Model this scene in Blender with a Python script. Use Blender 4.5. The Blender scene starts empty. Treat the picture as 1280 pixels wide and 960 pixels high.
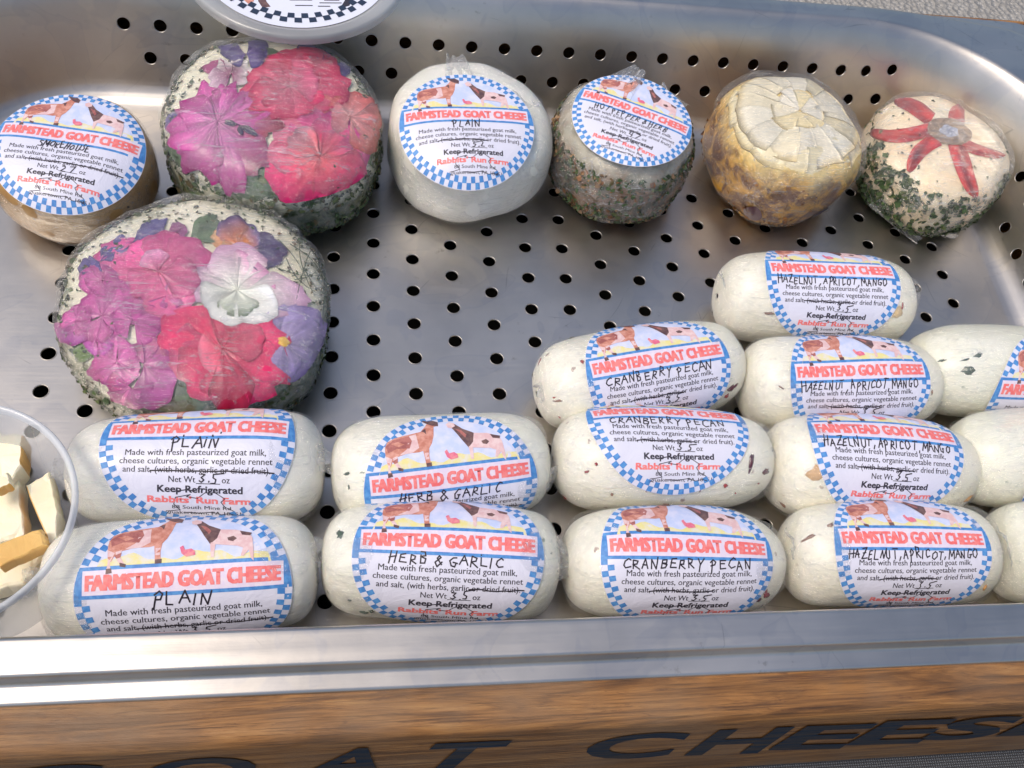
import bpy, bmesh, math, random
import numpy as np
from mathutils import Vector, Matrix, geometry
random.seed(7); RNG = np.random.default_rng(7)
S = bpy.context.scene; COL = S.collection; PI = math.pi

# ------------------------------------------------------------------ camera
CR = np.array([[0.9869968, -0.0070796, -0.1605837], [-0.0756412, 0.8610431, -0.5028749], [0.1418297, 0.5084827, 0.8493113]])
CP = np.array([-0.0919028, -0.2668714, 0.3678707]); FPX = 1174.727
cam = bpy.data.objects.new('camera', bpy.data.cameras.new('camera')); COL.objects.link(cam)
cam.matrix_world = Matrix([list(CR[i]) + [CP[i]] for i in range(3)] + [[0, 0, 0, 1]])
cam.data.sensor_width = 36; cam.data.lens = 36 * FPX / 1280; cam.data.clip_start = .01; cam.data.clip_end = 200
S.camera = cam
S.view_settings.view_transform = 'Standard'; S.view_settings.look = 'None'
S.view_settings.exposure = 0.28; S.view_settings.gamma = 1
# ------------------------------------------------------------------ light: shaded outdoor daylight
SUN_ROT = math.radians(-99); SUN_EL = math.radians(60)      # soft light from the left, high up
W = bpy.data.worlds.new('World'); S.world = W; W.use_nodes = True
wn = W.node_tree.nodes; wl = W.node_tree.links
sky = wn.new('ShaderNodeTexSky'); sky.sky_type = 'NISHITA'; sky.sun_disc = False
sky.sun_elevation = SUN_EL; sky.sun_rotation = SUN_ROT; sky.air_density = 1.0; sky.dust_density = 3.5; sky.ozone_density = 1.0
wl.new(sky.outputs[0], wn['Background'].inputs[0]); wn['Background'].inputs[1].default_value = 0.13
sd = bpy.data.lights.new('sun', 'SUN'); sd.energy = 1.35; sd.angle = math.radians(22); sd.color = (1, .90, .76)
so = bpy.data.objects.new('sun', sd); COL.objects.link(so)
dirv = Vector((math.sin(SUN_ROT) * math.cos(SUN_EL), math.cos(SUN_ROT) * math.cos(SUN_EL), math.sin(SUN_EL)))
so.rotation_euler = dirv.to_track_quat('Z', 'Y').to_euler()

# ------------------------------------------------------------------ helpers
def ray_dir(u, v):
    return CR @ np.array([(u - 640) / FPX, -(v - 480) / FPX, -1.0])
def on_plane(u, v, val, ax=2):
    d = ray_dir(u, v); return CP + (val - CP[ax]) / d[ax] * d
def lin(c):
    return tuple((x / 12.92 if x <= .04045 else ((x + .055) / 1.055) ** 2.4) for x in c)
def rgb(r, g, b): return lin((r / 255, g / 255, b / 255))
def noise(P, seed, freq, n=14):
    """smooth pseudo-random field: a sum of random sines, same value wherever it is asked"""
    r = np.random.default_rng(seed); P = np.atleast_2d(P); out = 0
    for _ in range(n):
        k = r.normal(size=P.shape[1]) * freq; out = out + np.sin(P @ k + r.uniform(0, 6.28))
    return out / math.sqrt(n) * 1.2
def ridge(P, seed, freq): return 1 - np.minimum(np.abs(noise(P, seed, freq, 9)), 1) * 2

def mesh_obj(name, verts, faces, mats=None, parent=None, smooth=True, midx=None, cols=None, label=None, cat=None, group=None, kind=None, uv=None):
    me = bpy.data.meshes.new(name)
    V = np.asarray(verts, dtype=float)
    me.from_pydata(V.tolist(), [], faces if isinstance(faces, list) else faces.tolist())
    for m in (mats if isinstance(mats, (list, tuple)) else [mats] if mats else []): me.materials.append(m)
    n = len(me.polygons)
    me.polygons.foreach_set('use_smooth', np.full(n, smooth, dtype=bool))
    if midx is not None: me.polygons.foreach_set('material_index', np.asarray(midx, dtype=np.int32))
    if cols is not None:
        a = me.color_attributes.new('Col', 'FLOAT_COLOR', 'POINT'); c = np.asarray(cols, dtype=np.float32)
        if c.shape[1] == 3: c = np.c_[c, np.ones(len(c))]
        a.data.foreach_set('color', c.astype(np.float32).ravel())
    me.update()
    o = bpy.data.objects.new(name, me); COL.objects.link(o)
    if parent: o.parent = parent
    tag(o, label, cat, group, kind); return o
def tag(o, label=None, cat=None, group=None, kind=None):
    for k, v in (('label', label), ('category', cat), ('group', group), ('kind', kind)):
        if v: o[k] = v
    return o
def empty(name, loc, rz=0, label=None, cat=None, group=None, tilt=(0, 0)):
    o = bpy.data.objects.new(name, None); COL.objects.link(o); o.empty_display_size = .01
    o.location = loc; o.rotation_euler = (tilt[0], tilt[1], rz); return tag(o, label, cat, group)
def grid_faces(nu, nv, closed_u=False, closed_v=False):
    i, j = np.meshgrid(np.arange(nu if closed_u else nu - 1), np.arange(nv if closed_v else nv - 1), indexing='ij')
    a = i * nv + j; b = ((i + 1) % nu) * nv + j; c = ((i + 1) % nu) * nv + (j + 1) % nv; d = i * nv + (j + 1) % nv
    return np.stack([a, b, c, d], -1).reshape(-1, 4)

# ------------------------------------------------------------------ materials
class NT:
    def __init__(s, name):
        s.m = bpy.data.materials.new(name); s.m.use_nodes = True; s.t = s.m.node_tree; s.n = s.t.nodes; s.l = s.t.links
        s.b = s.n['Principled BSDF']; s.out = s.n['Material Output']
    def node(s, t, ins=None, **kw):
        x = s.n.new(t)
        for k, v in kw.items(): setattr(x, k, v)
        for k, v in (ins or {}).items():
            if hasattr(v, 'is_output'): s.l.new(v, x.inputs[k])
            else: x.inputs[k].default_value = v
        return x
    def set(s, **kw):
        for k, v in kw.items():
            k = k.replace('_', ' ')
            if hasattr(v, 'is_output'): s.l.new(v, s.b.inputs[k])
            else: s.b.inputs[k].default_value = v
        return s
    def coord(s, scale=(1, 1, 1), rot=(0, 0, 0)):
        c = s.node('ShaderNodeTexCoord'); return s.node('ShaderNodeMapping', {'Vector': c.outputs['Object'], 'Scale': scale, 'Rotation': rot}).outputs[0]
    def tex(s, vec, scale, detail=4, rough=.55, dist=0):
        return s.node('ShaderNodeTexNoise', {'Vector': vec, 'Scale': scale, 'Detail': detail, 'Roughness': rough, 'Distortion': dist}).outputs['Fac']
    def ramp(s, fac, stops, interp='LINEAR'):
        r = s.node('ShaderNodeValToRGB', {'Fac': fac}); e = r.color_ramp.elements; r.color_ramp.interpolation = interp
        while len(e) < len(stops): e.new(.5)
        for x, (p, c) in zip(e, stops):
            x.position = p; x.color = (*(c if isinstance(c, (tuple, list)) else (c, c, c)), 1)
        return r.outputs[0]
    def mix(s, f, a, b, mode='MIX'):
        m = s.node('ShaderNodeMix', data_type='RGBA', blend_type=mode)
        for i, v in ((0, f), (6, a), (7, b)):
            if hasattr(v, 'is_output'): s.l.new(v, m.inputs[i])
            else: m.inputs[i].default_value = v if i == 0 else (*v, 1)
        return m.outputs[2]
    def math(s, op, a, b=0.0, clamp=False):
        m = s.node('ShaderNodeMath', operation=op, use_clamp=clamp)
        for i, v in ((0, a), (1, b)):
            if hasattr(v, 'is_output'): s.l.new(v, m.inputs[i])
            else: m.inputs[i].default_value = v
        return m.outputs[0]
    def bump(s, h, strength, dist, normal=None):
        ins = {'Height': h, 'Strength': strength, 'Distance': dist}
        if normal is not None: ins['Normal'] = normal
        return s.node('ShaderNodeBump', ins).outputs[0]
    def spots(s, vec, scale, lo, hi):
        v = s.node('ShaderNodeTexVoronoi', {'Vector': vec, 'Scale': scale, 'Randomness': 1.0}).outputs['Distance']
        return s.ramp(v, [(lo, 1.0), (hi, 0.0)])

def simple(name, col, rough=.5, **kw):
    t = NT(name); t.set(Base_Color=(*col, 1), Roughness=rough, **kw); return t.m

def mat_steel():
    t = NT('brushed_stainless_steel'); v = t.coord((1, 1, 1)); vs = t.coord((1, 26, 26))
    big = t.tex(v, 14, 5, .6); fine = t.tex(v, 160, 5, .65); br = t.tex(vs, 28, 4, .7); blot = t.tex(v, 33, 3, .5, .6)
    c = t.ramp(big, [(.3, (.49, .46, .42)), (.55, (.59, .555, .51)), (.75, (.64, .605, .565))])
    c = t.mix(t.ramp(blot, [(.57, 0.0), (.6, .28)]), c, (.42, .42, .44))
    c = t.mix(t.math('MULTIPLY', t.ramp(fine, [(.62, 0.0), (.72, 1.0)]), t.ramp(big, [(.5, 0.0), (.62, .5)])), c, (.22, .19, .15))
    wv = t.node('ShaderNodeVectorMath', {0: v, 1: t.node('ShaderNodeVectorMath', {0: t.node('ShaderNodeTexNoise', {'Vector': v, 'Scale': 9., 'Detail': 2.}).outputs['Color'], 'Scale': .05}, operation='SCALE').outputs[0]}, operation='ADD').outputs[0]
    scr = t.node('ShaderNodeTexVoronoi', {'Vector': wv, 'Scale': 30., 'Randomness': 1.0}, feature='DISTANCE_TO_EDGE').outputs['Distance']; scr = t.math('MULTIPLY', t.ramp(scr, [(.0, 1.0), (.006, 0.0)]), t.ramp(t.tex(v, 40, 2), [(.58, 0.0), (.66, .55)]))
    drip = t.ramp(t.tex(v, 21, 2, .4, 1.6), [(.56, 0.0), (.572, .30), (.60, .10), (.7, .16)]); c = t.mix(drip, c, (.40, .40, .42)); c = t.mix(scr, c, (.25, .24, .23))
    r = t.ramp(t.math('ADD', t.math('MULTIPLY', br, .45), t.math('MULTIPLY', big, .55)), [(.3, .30), (.7, .44)])
    n = t.bump(br, .06, .0004); n = t.bump(fine, .10, .0003, n)
    t.set(Base_Color=c, Metallic=1.0, Roughness=r, Normal=n); return t.m
def mat_wood():
    t = NT('weathered_oiled_wood'); v = t.coord((1, 1, 1)); g = t.coord((9, 110, 110)); g2 = t.coord((16, 620, 620))
    a = t.tex(g, 1.6, 6, .62, 1.2); b = t.tex(g2, 2.2, 5, .7); big = t.tex(v, 22, 3, .6)
    c = t.ramp(a, [(.28, rgb(70, 45, 23)), (.44, rgb(114, 76, 38)), (.56, rgb(152, 105, 55)), (.72, rgb(178, 132, 78))])
    c = t.mix(t.ramp(b, [(.52, 0.0), (.66, .7)]), c, rgb(62, 42, 26)); c = t.mix(t.ramp(t.tex(t.coord((4, 30, 30)), 9, 6, .7, 1.5), [(.58, 0.0), (.64, .7)]), c, rgb(92, 56, 30))
    c = t.mix(t.ramp(big, [(.42, 0.0), (.68, .6)]), c, rgb(128, 104, 80))
    n = t.bump(b, .5, .0006); n = t.bump(a, .4, .0012, n)
    t.set(Base_Color=c, Roughness=t.ramp(b, [(.3, .42), (.7, .62)]), Normal=n); return t.m
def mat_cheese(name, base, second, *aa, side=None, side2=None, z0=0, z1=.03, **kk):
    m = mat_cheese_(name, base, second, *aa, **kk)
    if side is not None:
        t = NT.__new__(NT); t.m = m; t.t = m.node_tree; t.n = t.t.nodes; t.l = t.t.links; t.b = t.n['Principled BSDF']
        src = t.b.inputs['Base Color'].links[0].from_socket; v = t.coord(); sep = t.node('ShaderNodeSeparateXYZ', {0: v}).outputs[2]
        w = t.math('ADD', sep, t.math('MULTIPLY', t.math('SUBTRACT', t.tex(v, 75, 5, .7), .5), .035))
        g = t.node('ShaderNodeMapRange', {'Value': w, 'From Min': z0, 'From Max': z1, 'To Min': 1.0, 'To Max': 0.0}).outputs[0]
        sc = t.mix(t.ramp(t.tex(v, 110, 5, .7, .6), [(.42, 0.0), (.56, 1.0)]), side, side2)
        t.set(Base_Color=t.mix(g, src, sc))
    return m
def mat_cheese_(name, base, second, spot=None, spot_scale=160, spot_lo=.10, spot_hi=.16, amount=.5, blot=None, blot_amt=.0, rough=.38):
    t = NT(name); v = t.coord(); big = t.tex(v, 38, 4, .55, .4); med = t.tex(v, 120, 5, .6); w = t.tex(t.coord((1, 1, 1), (.4, .6, .2)), 70, 6, .75, 1.5)
    c = t.mix(t.ramp(big, [(.35, 0.0), (.68, 1.0)]), base, second)
    if blot: c = t.mix(t.math('MULTIPLY', t.ramp(t.tex(v, 30, 4, .6, .8), [(.6, 0.0), (.72, 1.0)]), blot_amt), c, blot)
    if spot:
        wv = t.node('ShaderNodeVectorMath', {0: v, 1: t.node('ShaderNodeVectorMath', {0: t.node('ShaderNodeTexNoise', {'Vector': v, 'Scale': 420., 'Detail': 2.}).outputs['Color'], 'Scale': .004}, operation='SCALE').outputs[0]}, operation='ADD').outputs[0]
        s = t.spots(wv, spot_scale, spot_lo, spot_hi); gate = t.ramp(t.tex(v, 55, 2), [(.5, 0.0), (.58, amount)])
        c = t.mix(t.math('MULTIPLY', s, gate), c, spot)
    n = t.bump(med, .25, .0006); n = t.bump(w, .35, .0008, n)
    t.set(Base_Color=c, Roughness=rough, Normal=n, Subsurface_Weight=.25, Subsurface_Radius=(.006, .004, .002), Subsurface_Scale=.4)
    t.b.inputs['Coat Weight'].default_value = .12; t.b.inputs['Coat Roughness'].default_value = .25
    return t.m
def mat_film(name, haze=.10, streak=.35, rot=(.2, .3, .5), stretch=(1, 7, 7), sc=26):
    t = NT(name); v = t.coord(stretch, rot); v1 = t.coord((1, 1, 1), rot)
    a = t.tex(v, sc, 6, .72, 1.6); b = t.tex(v1, 55, 5, .65, 2.2)
    vor = t.node('ShaderNodeTexVoronoi', {'Vector': v1, 'Scale': 46., 'Randomness': 1.0}, feature='DISTANCE_TO_EDGE').outputs['Distance']
    crease = t.ramp(vor, [(.0, 1.0), (.07, 0.0)])
    h = t.math('ADD', t.math('ADD', a, b), t.math('MULTIPLY', crease, .25))
    n = t.bump(t.math('ADD', h, t.math('MULTIPLY', t.tex(v, sc * 4, 4, .7, 1.0), .35)), .85, .0026)
    gl = t.node('ShaderNodeBsdfGlossy', {'Roughness': .10, 'Normal': n, 'Color': (1, 1, 1, 1)})
    tr = t.node('ShaderNodeBsdfTransparent'); df = t.node('ShaderNodeBsdfTranslucent', {'Color': (.92, .93, .95, 1)})
    d2 = t.node('ShaderNodeBsdfDiffuse', {'Color': (.92, .93, .95, 1), 'Normal': n})
    white = t.node('ShaderNodeMixShader', {0: .5, 1: df.outputs[0], 2: d2.outputs[0]})
    ln = t.math('ABSOLUTE', t.math('SUBTRACT', t.tex(t.coord((stretch[0] * .8, stretch[1] * 1.3, stretch[2]), (rot[1], rot[2], rot[0])), sc * .8, 3, .6, 2.5), .5)); lines = t.ramp(ln, [(.0, 1.0), (.012, .5), (.03, 0.0)])
    gate = t.ramp(t.tex(v1, 48, 3), [(.42, 0.0), (.6, 1.0)]); lines = t.math('MULTIPLY', lines, gate)
    fog = t.math('ADD', t.math('ADD', t.math('MULTIPLY', t.ramp(a, [(.54, 0.0), (.68, 1.0)]), streak), t.math('MULTIPLY', lines, streak * .9)), haze * 1.0, True)
    m1 = t.node('ShaderNodeMixShader', {0: fog, 1: tr.outputs[0], 2: white.outputs[0]})
    ga = t.node('ShaderNodeAttribute', attribute_name='Col').outputs['Fac']; fog = t.math('ADD', fog, t.math('MULTIPLY', ga, t.ramp(b, [(.35, .25), (.65, 1.0)])), True)
    fr = t.node('ShaderNodeLayerWeight', {'Blend': .5, 'Normal': n}).outputs['Facing']
    fr = t.math('ADD', t.math('MULTIPLY', t.math('POWER', fr, 3.5), .40), .10, True)
    m2 = t.node('ShaderNodeMixShader', {0: fr, 1: m1.outputs[0], 2: gl.outputs[0]})
    t.l.new(m2.outputs[0], t.out.inputs[0]); return t.m
def mat_attr(name, rough=.5, bumpy=.2, coat=0.0, vary=.25):
    t = NT(name); a = t.node('ShaderNodeAttribute', attribute_name='Col').outputs['Color']
    nz = t.tex(t.coord(), 320, 5, .65); c = t.mix(vary, a, t.ramp(nz, [(.3, .55), (.7, 1.3)]), 'MULTIPLY')
    t.set(Base_Color=c, Roughness=rough, Normal=t.bump(nz, bumpy, .0006)); t.b.inputs['Coat Weight'].default_value = coat; return t.m
def mat_print(name, a, b, sc=500, lo=.4, hi=.62, rough=.5):
    t = NT(name); n = t.tex(t.coord(), sc, 3, .6); t.set(Base_Color=t.mix(t.ramp(n, [(lo, 0.0), (hi, 1.0)]), a, b), Roughness=rough); return t.m

M = {}
M['steel'] = mat_steel(); M['wood'] = mat_wood()
tp = NT('label_paper'); pn = tp.tex(tp.coord(), 45, 3); tp.set(Base_Color=tp.mix(pn, (.70, .70, .83), (.78, .77, .86)), Roughness=.42, Normal=tp.bump(tp.tex(tp.coord((1, 1, 1), (.5, .2, .1)), 60, 4, .6, 1.5), .5, .0012, tp.bump(tp.tex(tp.coord(), 900, 3), .08, .0002))); tp.b.inputs['Coat Weight'].default_value = .3; M['paper'] = tp.m
M['white'] = simple('label_white_check', (.76, .78, .88), .45)
M['blue'] = mat_print('label_blue_ink', rgb(66, 128, 196), rgb(92, 154, 214))
M['coral'] = mat_print('label_coral_ink', rgb(238, 112, 112), rgb(243, 140, 136))
M['tint'] = mat_print('label_band_tint', rgb(226, 212, 232), rgb(236, 222, 232))
M['skyt'] = mat_print('label_sky_wash', rgb(196, 208, 240), rgb(220, 222, 244), 160)
M['grass'] = mat_print('label_yellow_wash', rgb(234, 222, 150), rgb(226, 224, 228), 330, .42, .75)
M['black'] = simple('label_black_ink', (.035, .03, .045), .5)
M['pen'] = simple('pen_ink', (.02, .012, .02), .4)
M['fur1'] = mat_print('goat_chestnut', rgb(196, 124, 104), rgb(222, 160, 142), 420)
M['fur2'] = mat_print('goat_red_brown', rgb(160, 92, 88), rgb(190, 120, 110), 420)
M['fur3'] = mat_print('goat_dark_brown', rgb(92, 66, 70), rgb(126, 96, 90), 420)
M['fur4'] = mat_print('goat_cream_pink', rgb(226, 186, 186), rgb(236, 208, 206), 420)
M['pinkp'] = mat_print('rabbit_pink', rgb(226, 110, 140), rgb(236, 150, 150), 420)
M['navy'] = simple('navy_print', (.02, .035, .07), .45)

# ------------------------------------------------------------------ the perforated pan
FX, FY0, FY1, FR = .266, -.163, .112, .070; CXP = -.021          # floor outline (half width, near, far) and corner radius
prof = []                                            # (outward, height)
for a in np.linspace(0, math.radians(64), 9): prof.append((.0155 * math.sin(a), .0155 * (1 - math.cos(a))))
prof += [(.0175, .0165), (.0205, .0235), (.0243, .0340), (.0258, .0385), (.0270, .0425), (.0283, .0465), (.0299, .0505), (.0318, .0545), (.0336, .0575), (.0352, .0591), (.0366, .0600), (.0378, .0602),
         (.0392, .0600), (.0430, .0598), (.0476, .0596), (.0483, .0593), (.0487, .0584), (.0490, .0550), (.0494, .0533), (.0504, .0528), (.0545, .0526), (.0554, .0522), (.0557, .0512)]
NI = 21
prof = np.array(prof); arc = np.r_[0, np.cumsum(np.hypot(*np.diff(prof, axis=0).T))]; SMAX = arc[-1]
cyc, hy = (FY0 + FY1) / 2, (FY1 - FY0) / 2
def pan_map(p):
    p = np.asarray(p, float); q = p - [CXP, cyc]; core = np.clip(q, [-(FX - FR), -(hy - FR)], [FX - FR, hy - FR]); dv = q - core
    L = np.hypot(*dv.T); n = dv / np.maximum(L, 1e-9)[:, None]; d = L - FR; out = np.c_[p, np.zeros(len(p))]
    m = d > 0; o = np.interp(d[m], arc, prof[:, 0]); z = np.interp(d[m], arc, prof[:, 1])
    f = 1 - .62 * np.maximum(-n[m, 1], 0) ** 2
    rr = FR + f * np.minimum(o, .037) + np.maximum(o - .037, 0)
    e_ = np.clip((o - .0375) / .0175, 0, 1); Rt = FR + .0557; rc0 = .022; ca, sa = np.abs(n[m, 0]), np.abs(n[m, 1]); mx, mn = np.maximum(ca, sa), np.minimum(ca, sa)
    t1 = Rt / mx; kq = Rt - rc0; bq = kq * (ca + sa); t2 = bq + np.sqrt(np.maximum(bq * bq - (2 * kq * kq - rc0 * rc0), 0)); rr = rr + np.where(t1 * mn <= kq, t1 - Rt, t2 - Rt) * e_
    out[m, :2] = core[m] + n[m] * rr[:, None] + [CXP, cyc]; out[m, 2] = z; return out
def outline(d, step):
    pts = []; R = FR + d
    for sx, sy, a0 in ((1, 1, 0), (-1, 1, PI / 2), (-1, -1, PI), (1, -1, 1.5 * PI)):
        cx, cy = CXP + sx * (FX - FR), cyc + sy * (hy - FR)
        for a in np.linspace(a0, a0 + PI / 2, 36): pts.append((cx + R * math.cos(a), cy + R * math.sin(a)))
    out = []
    for i, a in enumerate(pts):
        b = pts[(i + 1) % len(pts)]; L = math.dist(a, b); k = max(1, int(round(L / step)))
        for j in range(k): out.append((a[0] + (b[0] - a[0]) * j / k, a[1] + (b[1] - a[1]) * j / k))
    return out
holes = []
for n in range(-12, 12):
    i = n + .5; half = (int(abs(i) - .5) % 2) * .5
    for k in range(-2, 12):
        y = .05 - (k + half) * .018958
        if FY0 + .012 < y < .080:
            x = i * .019
            if x < -.17: x -= .0065 * min(1, (-.17 - x) / .03)
            if abs(x - CXP) > FX - FR and abs(y - cyc) > hy - FR:
                if math.hypot(abs(x - CXP) - FX + FR, abs(y - cyc) - hy + FR) > FR - .006: continue
            holes.append((x, y))
def arc_at_z(z): return float(np.interp(z, prof[:NI, 1], arc[:NI]))
d1, d2 = arc_at_z(.035), arc_at_z(.0195)
xa = on_plane(155.7, 23.3, .035)[0]; xb = on_plane(1123, 93.8, .035)[0]; pit = (xb - xa) / 24
for k in range(25): holes.append((xa + k * pit, FY1 + d1))
for k in range(24): holes.append((xa + (k + .5) * pit + .002, FY1 + d2))
for k in range(25): holes.append((xa + k * pit, FY0 - d1))
for k in range(24): holes.append((xa + (k + .5) * pit, FY0 - d2))
for sx in (-1, 1):
    for k in range(9): holes.append((CXP + sx * (FX + arc_at_z(.010)), .048 - k * .0186))
    for k in range(10): holes.append((CXP + sx * (FX + arc_at_z(.025)), .0725 - k * .0186))
HR = .0032; HN = 20
hv, he = [], []
hc = np.array(holes)
for (x, y) in holes:
    b = len(hv)
    for j in range(HN):
        a = 2 * PI * j / HN; hv.append((x + HR * math.cos(a), y + HR * math.sin(a))); he.append((b + j, b + (j + 1) % HN))
out = outline(SMAX, .0055); b = len(hv); hv += out; he += [(b + j, b + (j + 1) % len(out)) for j in range(len(out))]
extra = []
ds = sorted(set([0.0] + list(np.interp(np.linspace(0, 9, 16), range(10), arc[:10])) + list(arc[8:-1])))
for d in ds: extra += outline(d, .0055 if d > arc[12] else .007)
for x in np.arange(-.275, .225, .0127):
    for y in np.arange(-.155, .105, .0131): extra.append((x, y))
extra = np.array(extra)
dm = np.min(np.hypot(extra[:, None, 0] - hc[None, :, 0], extra[:, None, 1] - hc[None, :, 1]), axis=1)
extra = extra[dm > HR * 1.25]
res = geometry.delaunay_2d_cdt([Vector(v) for v in hv] + [Vector(v) for v in extra.tolist()], he, [], 0, 1e-7)
V2 = np.array([tuple(v) for v in res[0]]); F2 = [tuple(f) for f in res[2]]
cen = np.array([V2[list(f)].mean(0) for f in F2])
dd = np.min(np.hypot(cen[:, None, 0] - hc[None, :, 0], cen[:, None, 1] - hc[None, :, 1]), axis=1)
qc = np.abs(cen - [CXP, cyc]) - [FX - FR, hy - FR]; inside = (np.hypot(*np.maximum(qc, 0).T) < FR + SMAX - 1e-5)
F2 = [f for f, a, i in zip(F2, dd, inside) if a > HR * .97 and i]
def pan_pt(p):
    P = pan_map(p); P[:, 2] += noise(P[:, :2], 5, 22) * .00025; return P
PV = pan_pt(V2)
def pan_nrm(p):
    p = np.asarray(p, float); h = 2e-4; a = pan_pt(p + [h, 0]) - pan_pt(p - [h, 0]); b = pan_pt(p + [0, h]) - pan_pt(p - [0, h]); n = np.cross(a, b); return n / np.maximum(np.linalg.norm(n, axis=1), 1e-12)[:, None]
PN = [tuple(n) for n in pan_nrm(V2)]
# hole collars: the cut edge of the sheet
cv, cf = [], []
F2 = [f if np.cross(V2[f[1]] - V2[f[0]], V2[f[2]] - V2[f[0]]) > 0 else f[::-1] for f in F2]
for (x, y) in holes:
    ring = np.array([(x + HR * math.cos(2 * PI * j / HN), y + HR * math.sin(2 * PI * j / HN)) for j in range(HN)])
    P = pan_map(ring); c0 = pan_map([(x, y)])[0]; P[:, 2] += noise(P[:, :2], 5, 22) * .00025
    nrm = np.cross(P[5] - P[0], P[10] - P[0]); nrm /= np.linalg.norm(nrm)
    if nrm[2] < 0: nrm = -nrm
    c0 = P.mean(0); r1 = P + nrm * .00016 + (P - c0) * .09; r2 = P + nrm * .00008 - (P - c0) * .03; r3 = r2 - nrm * .0009
    b = len(PV) + len(cv); cv += list(r1) + list(r2) + list(r3); inw = c0 - P; inw /= np.linalg.norm(inw, axis=1)[:, None]; PN += [tuple(q) for q in (nrm * .8 - inw * .4)] + [tuple(q) for q in (nrm * .6 + inw * .8)] + [tuple(q) for q in inw]
    for k in (0, 1):
        for j in range(HN): cf.append((b + k * HN + j, b + k * HN + (j + 1) % HN, b + (k + 1) * HN + (j + 1) % HN, b + (k + 1) * HN + j))
pan = mesh_obj('steam_table_pan', np.vstack([PV, np.array(cv)]), [list(f) for f in F2] + [list(f) for f in cf], M['steel'],
               label='perforated stainless steel pan holding all the wrapped cheeses, with rolled rim', cat='pan')
pan.data.normals_split_custom_set_from_vertices([Vector(n).normalized() for n in PN])

# ------------------------------------------------------------------ wooden frame round the pan, cloth, paving
def board(name, x0, x1, sect, mat, parent=None, axis='x', nx=90, seed=1, amp=.0002):
    """a board: closed cross-section (u,z) run along x (or y)"""
    sect = np.array(sect); xs = np.linspace(x0, x1, nx); n = len(sect); V = []
    for x in xs:
        P = np.c_[np.full(n, x), sect]; P[:, 1:] += np.c_[noise(P * [1, 3, 3], seed, 14), noise(P * [1, 3, 3], seed + 1, 14)] * amp; V.append(P)
    V = np.vstack(V)
    if axis == 'y': V = V[:, [1, 0, 2]]
    F = grid_faces(nx, n, False, True).tolist(); F.append(list(range(n))[::-1]); F.append([(nx - 1) * n + i for i in range(n)])
    return mesh_obj(name, V, F, mat, parent)
def rounded(y0, y1, z0, z1, r, k=7, sub=4):
    c = [(y1 - r, z1 - r, 0), (y0 + r, z1 - r, PI / 2), (y0 + r, z0 + r, PI), (y1 - r, z0 + r, 1.5 * PI)]; p = []
    for cy, cz, a0 in c: p += [(cy + r * math.cos(a), cz + r * math.sin(a)) for a in np.linspace(a0, a0 + PI / 2, k)]
    return p
FACE_Y = -.2105; ZB = -.066
fr = empty('wooden_crate', (0, 0, 0), 0, 'worn golden brown wooden crate under the pan, painted GOAT CHEESE in dark blue', 'crate')
board('front_board', -.42, .42, rounded(FACE_Y, -.186, ZB, .0512, .0055), M['wood'], fr)
board('back_board', -.42, .42, rounded(.1650, .1685, -.066, .0525, .0015), M['wood'], fr, seed=9)
board('side_board', -.22, .17, rounded(.300, .318, -.066, .0512, .004), M['wood'], fr, axis='y', seed=12)
board('side_board', -.22, .17, rounded(-.318, -.300, -.066, .0512, .004), M['wood'], fr, axis='y', seed=14)
board('bottom_board', -.4, .4, rounded(-.186, .163, -.064, -.054, .002), simple('crate_floor_painted_shade', (.02, .018, .015), .8), fr, seed=18)  # near-black colour paints in the shade inside the crate, below the pan holes

def mat_cloth():
    t = NT('grey_woven_cloth'); v = t.coord()
    w1 = t.node('ShaderNodeTexWave', {'Vector': v, 'Scale': 260., 'Distortion': .6}, bands_direction='X').outputs['Fac']
    w2 = t.node('ShaderNodeTexWave', {'Vector': v, 'Scale': 260., 'Distortion': .6}, bands_direction='Y').outputs['Fac']
    m = t.math('MULTIPLY', w1, w2); t.set(Base_Color=t.ramp(m, [(.05, (.05, .05, .055)), (.6, (.24, .25, .265))]), Roughness=.9, Normal=t.bump(m, .8, .001)); return t.m
gx, gy = np.meshgrid(np.linspace(-.6, .6, 60), np.linspace(-.45, .175, 50), indexing='ij'); gp = np.c_[gx.ravel(), gy.ravel()]
mesh_obj('table_cover', np.c_[gp, -.085 + noise(gp, 31, 16) * .0015], grid_faces(60, 50), mat_cloth(), kind='structure')
def mat_stone():
    t = NT('pale_gravel_concrete'); v = t.coord(); a = t.tex(v, 30, 8, .7, .5); s = t.node('ShaderNodeTexVoronoi', {'Vector': v, 'Scale': 90.}).outputs['Distance']
    t.set(Base_Color=t.mix(t.ramp(s, [(.1, 0.0), (.5, .5)]), t.mix(a, (.30, .28, .25), (.55, .53, .50)), (.2, .19, .17)), Roughness=.9, Normal=t.bump(s, .8, .01)); return t.m
mesh_obj('ground', [(-40, -40, -.75), (40, -40, -.75), (40, 40, -.75), (-40, 40, -.75)], [[0, 1, 2, 3]], mat_stone(), kind='structure')

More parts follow.
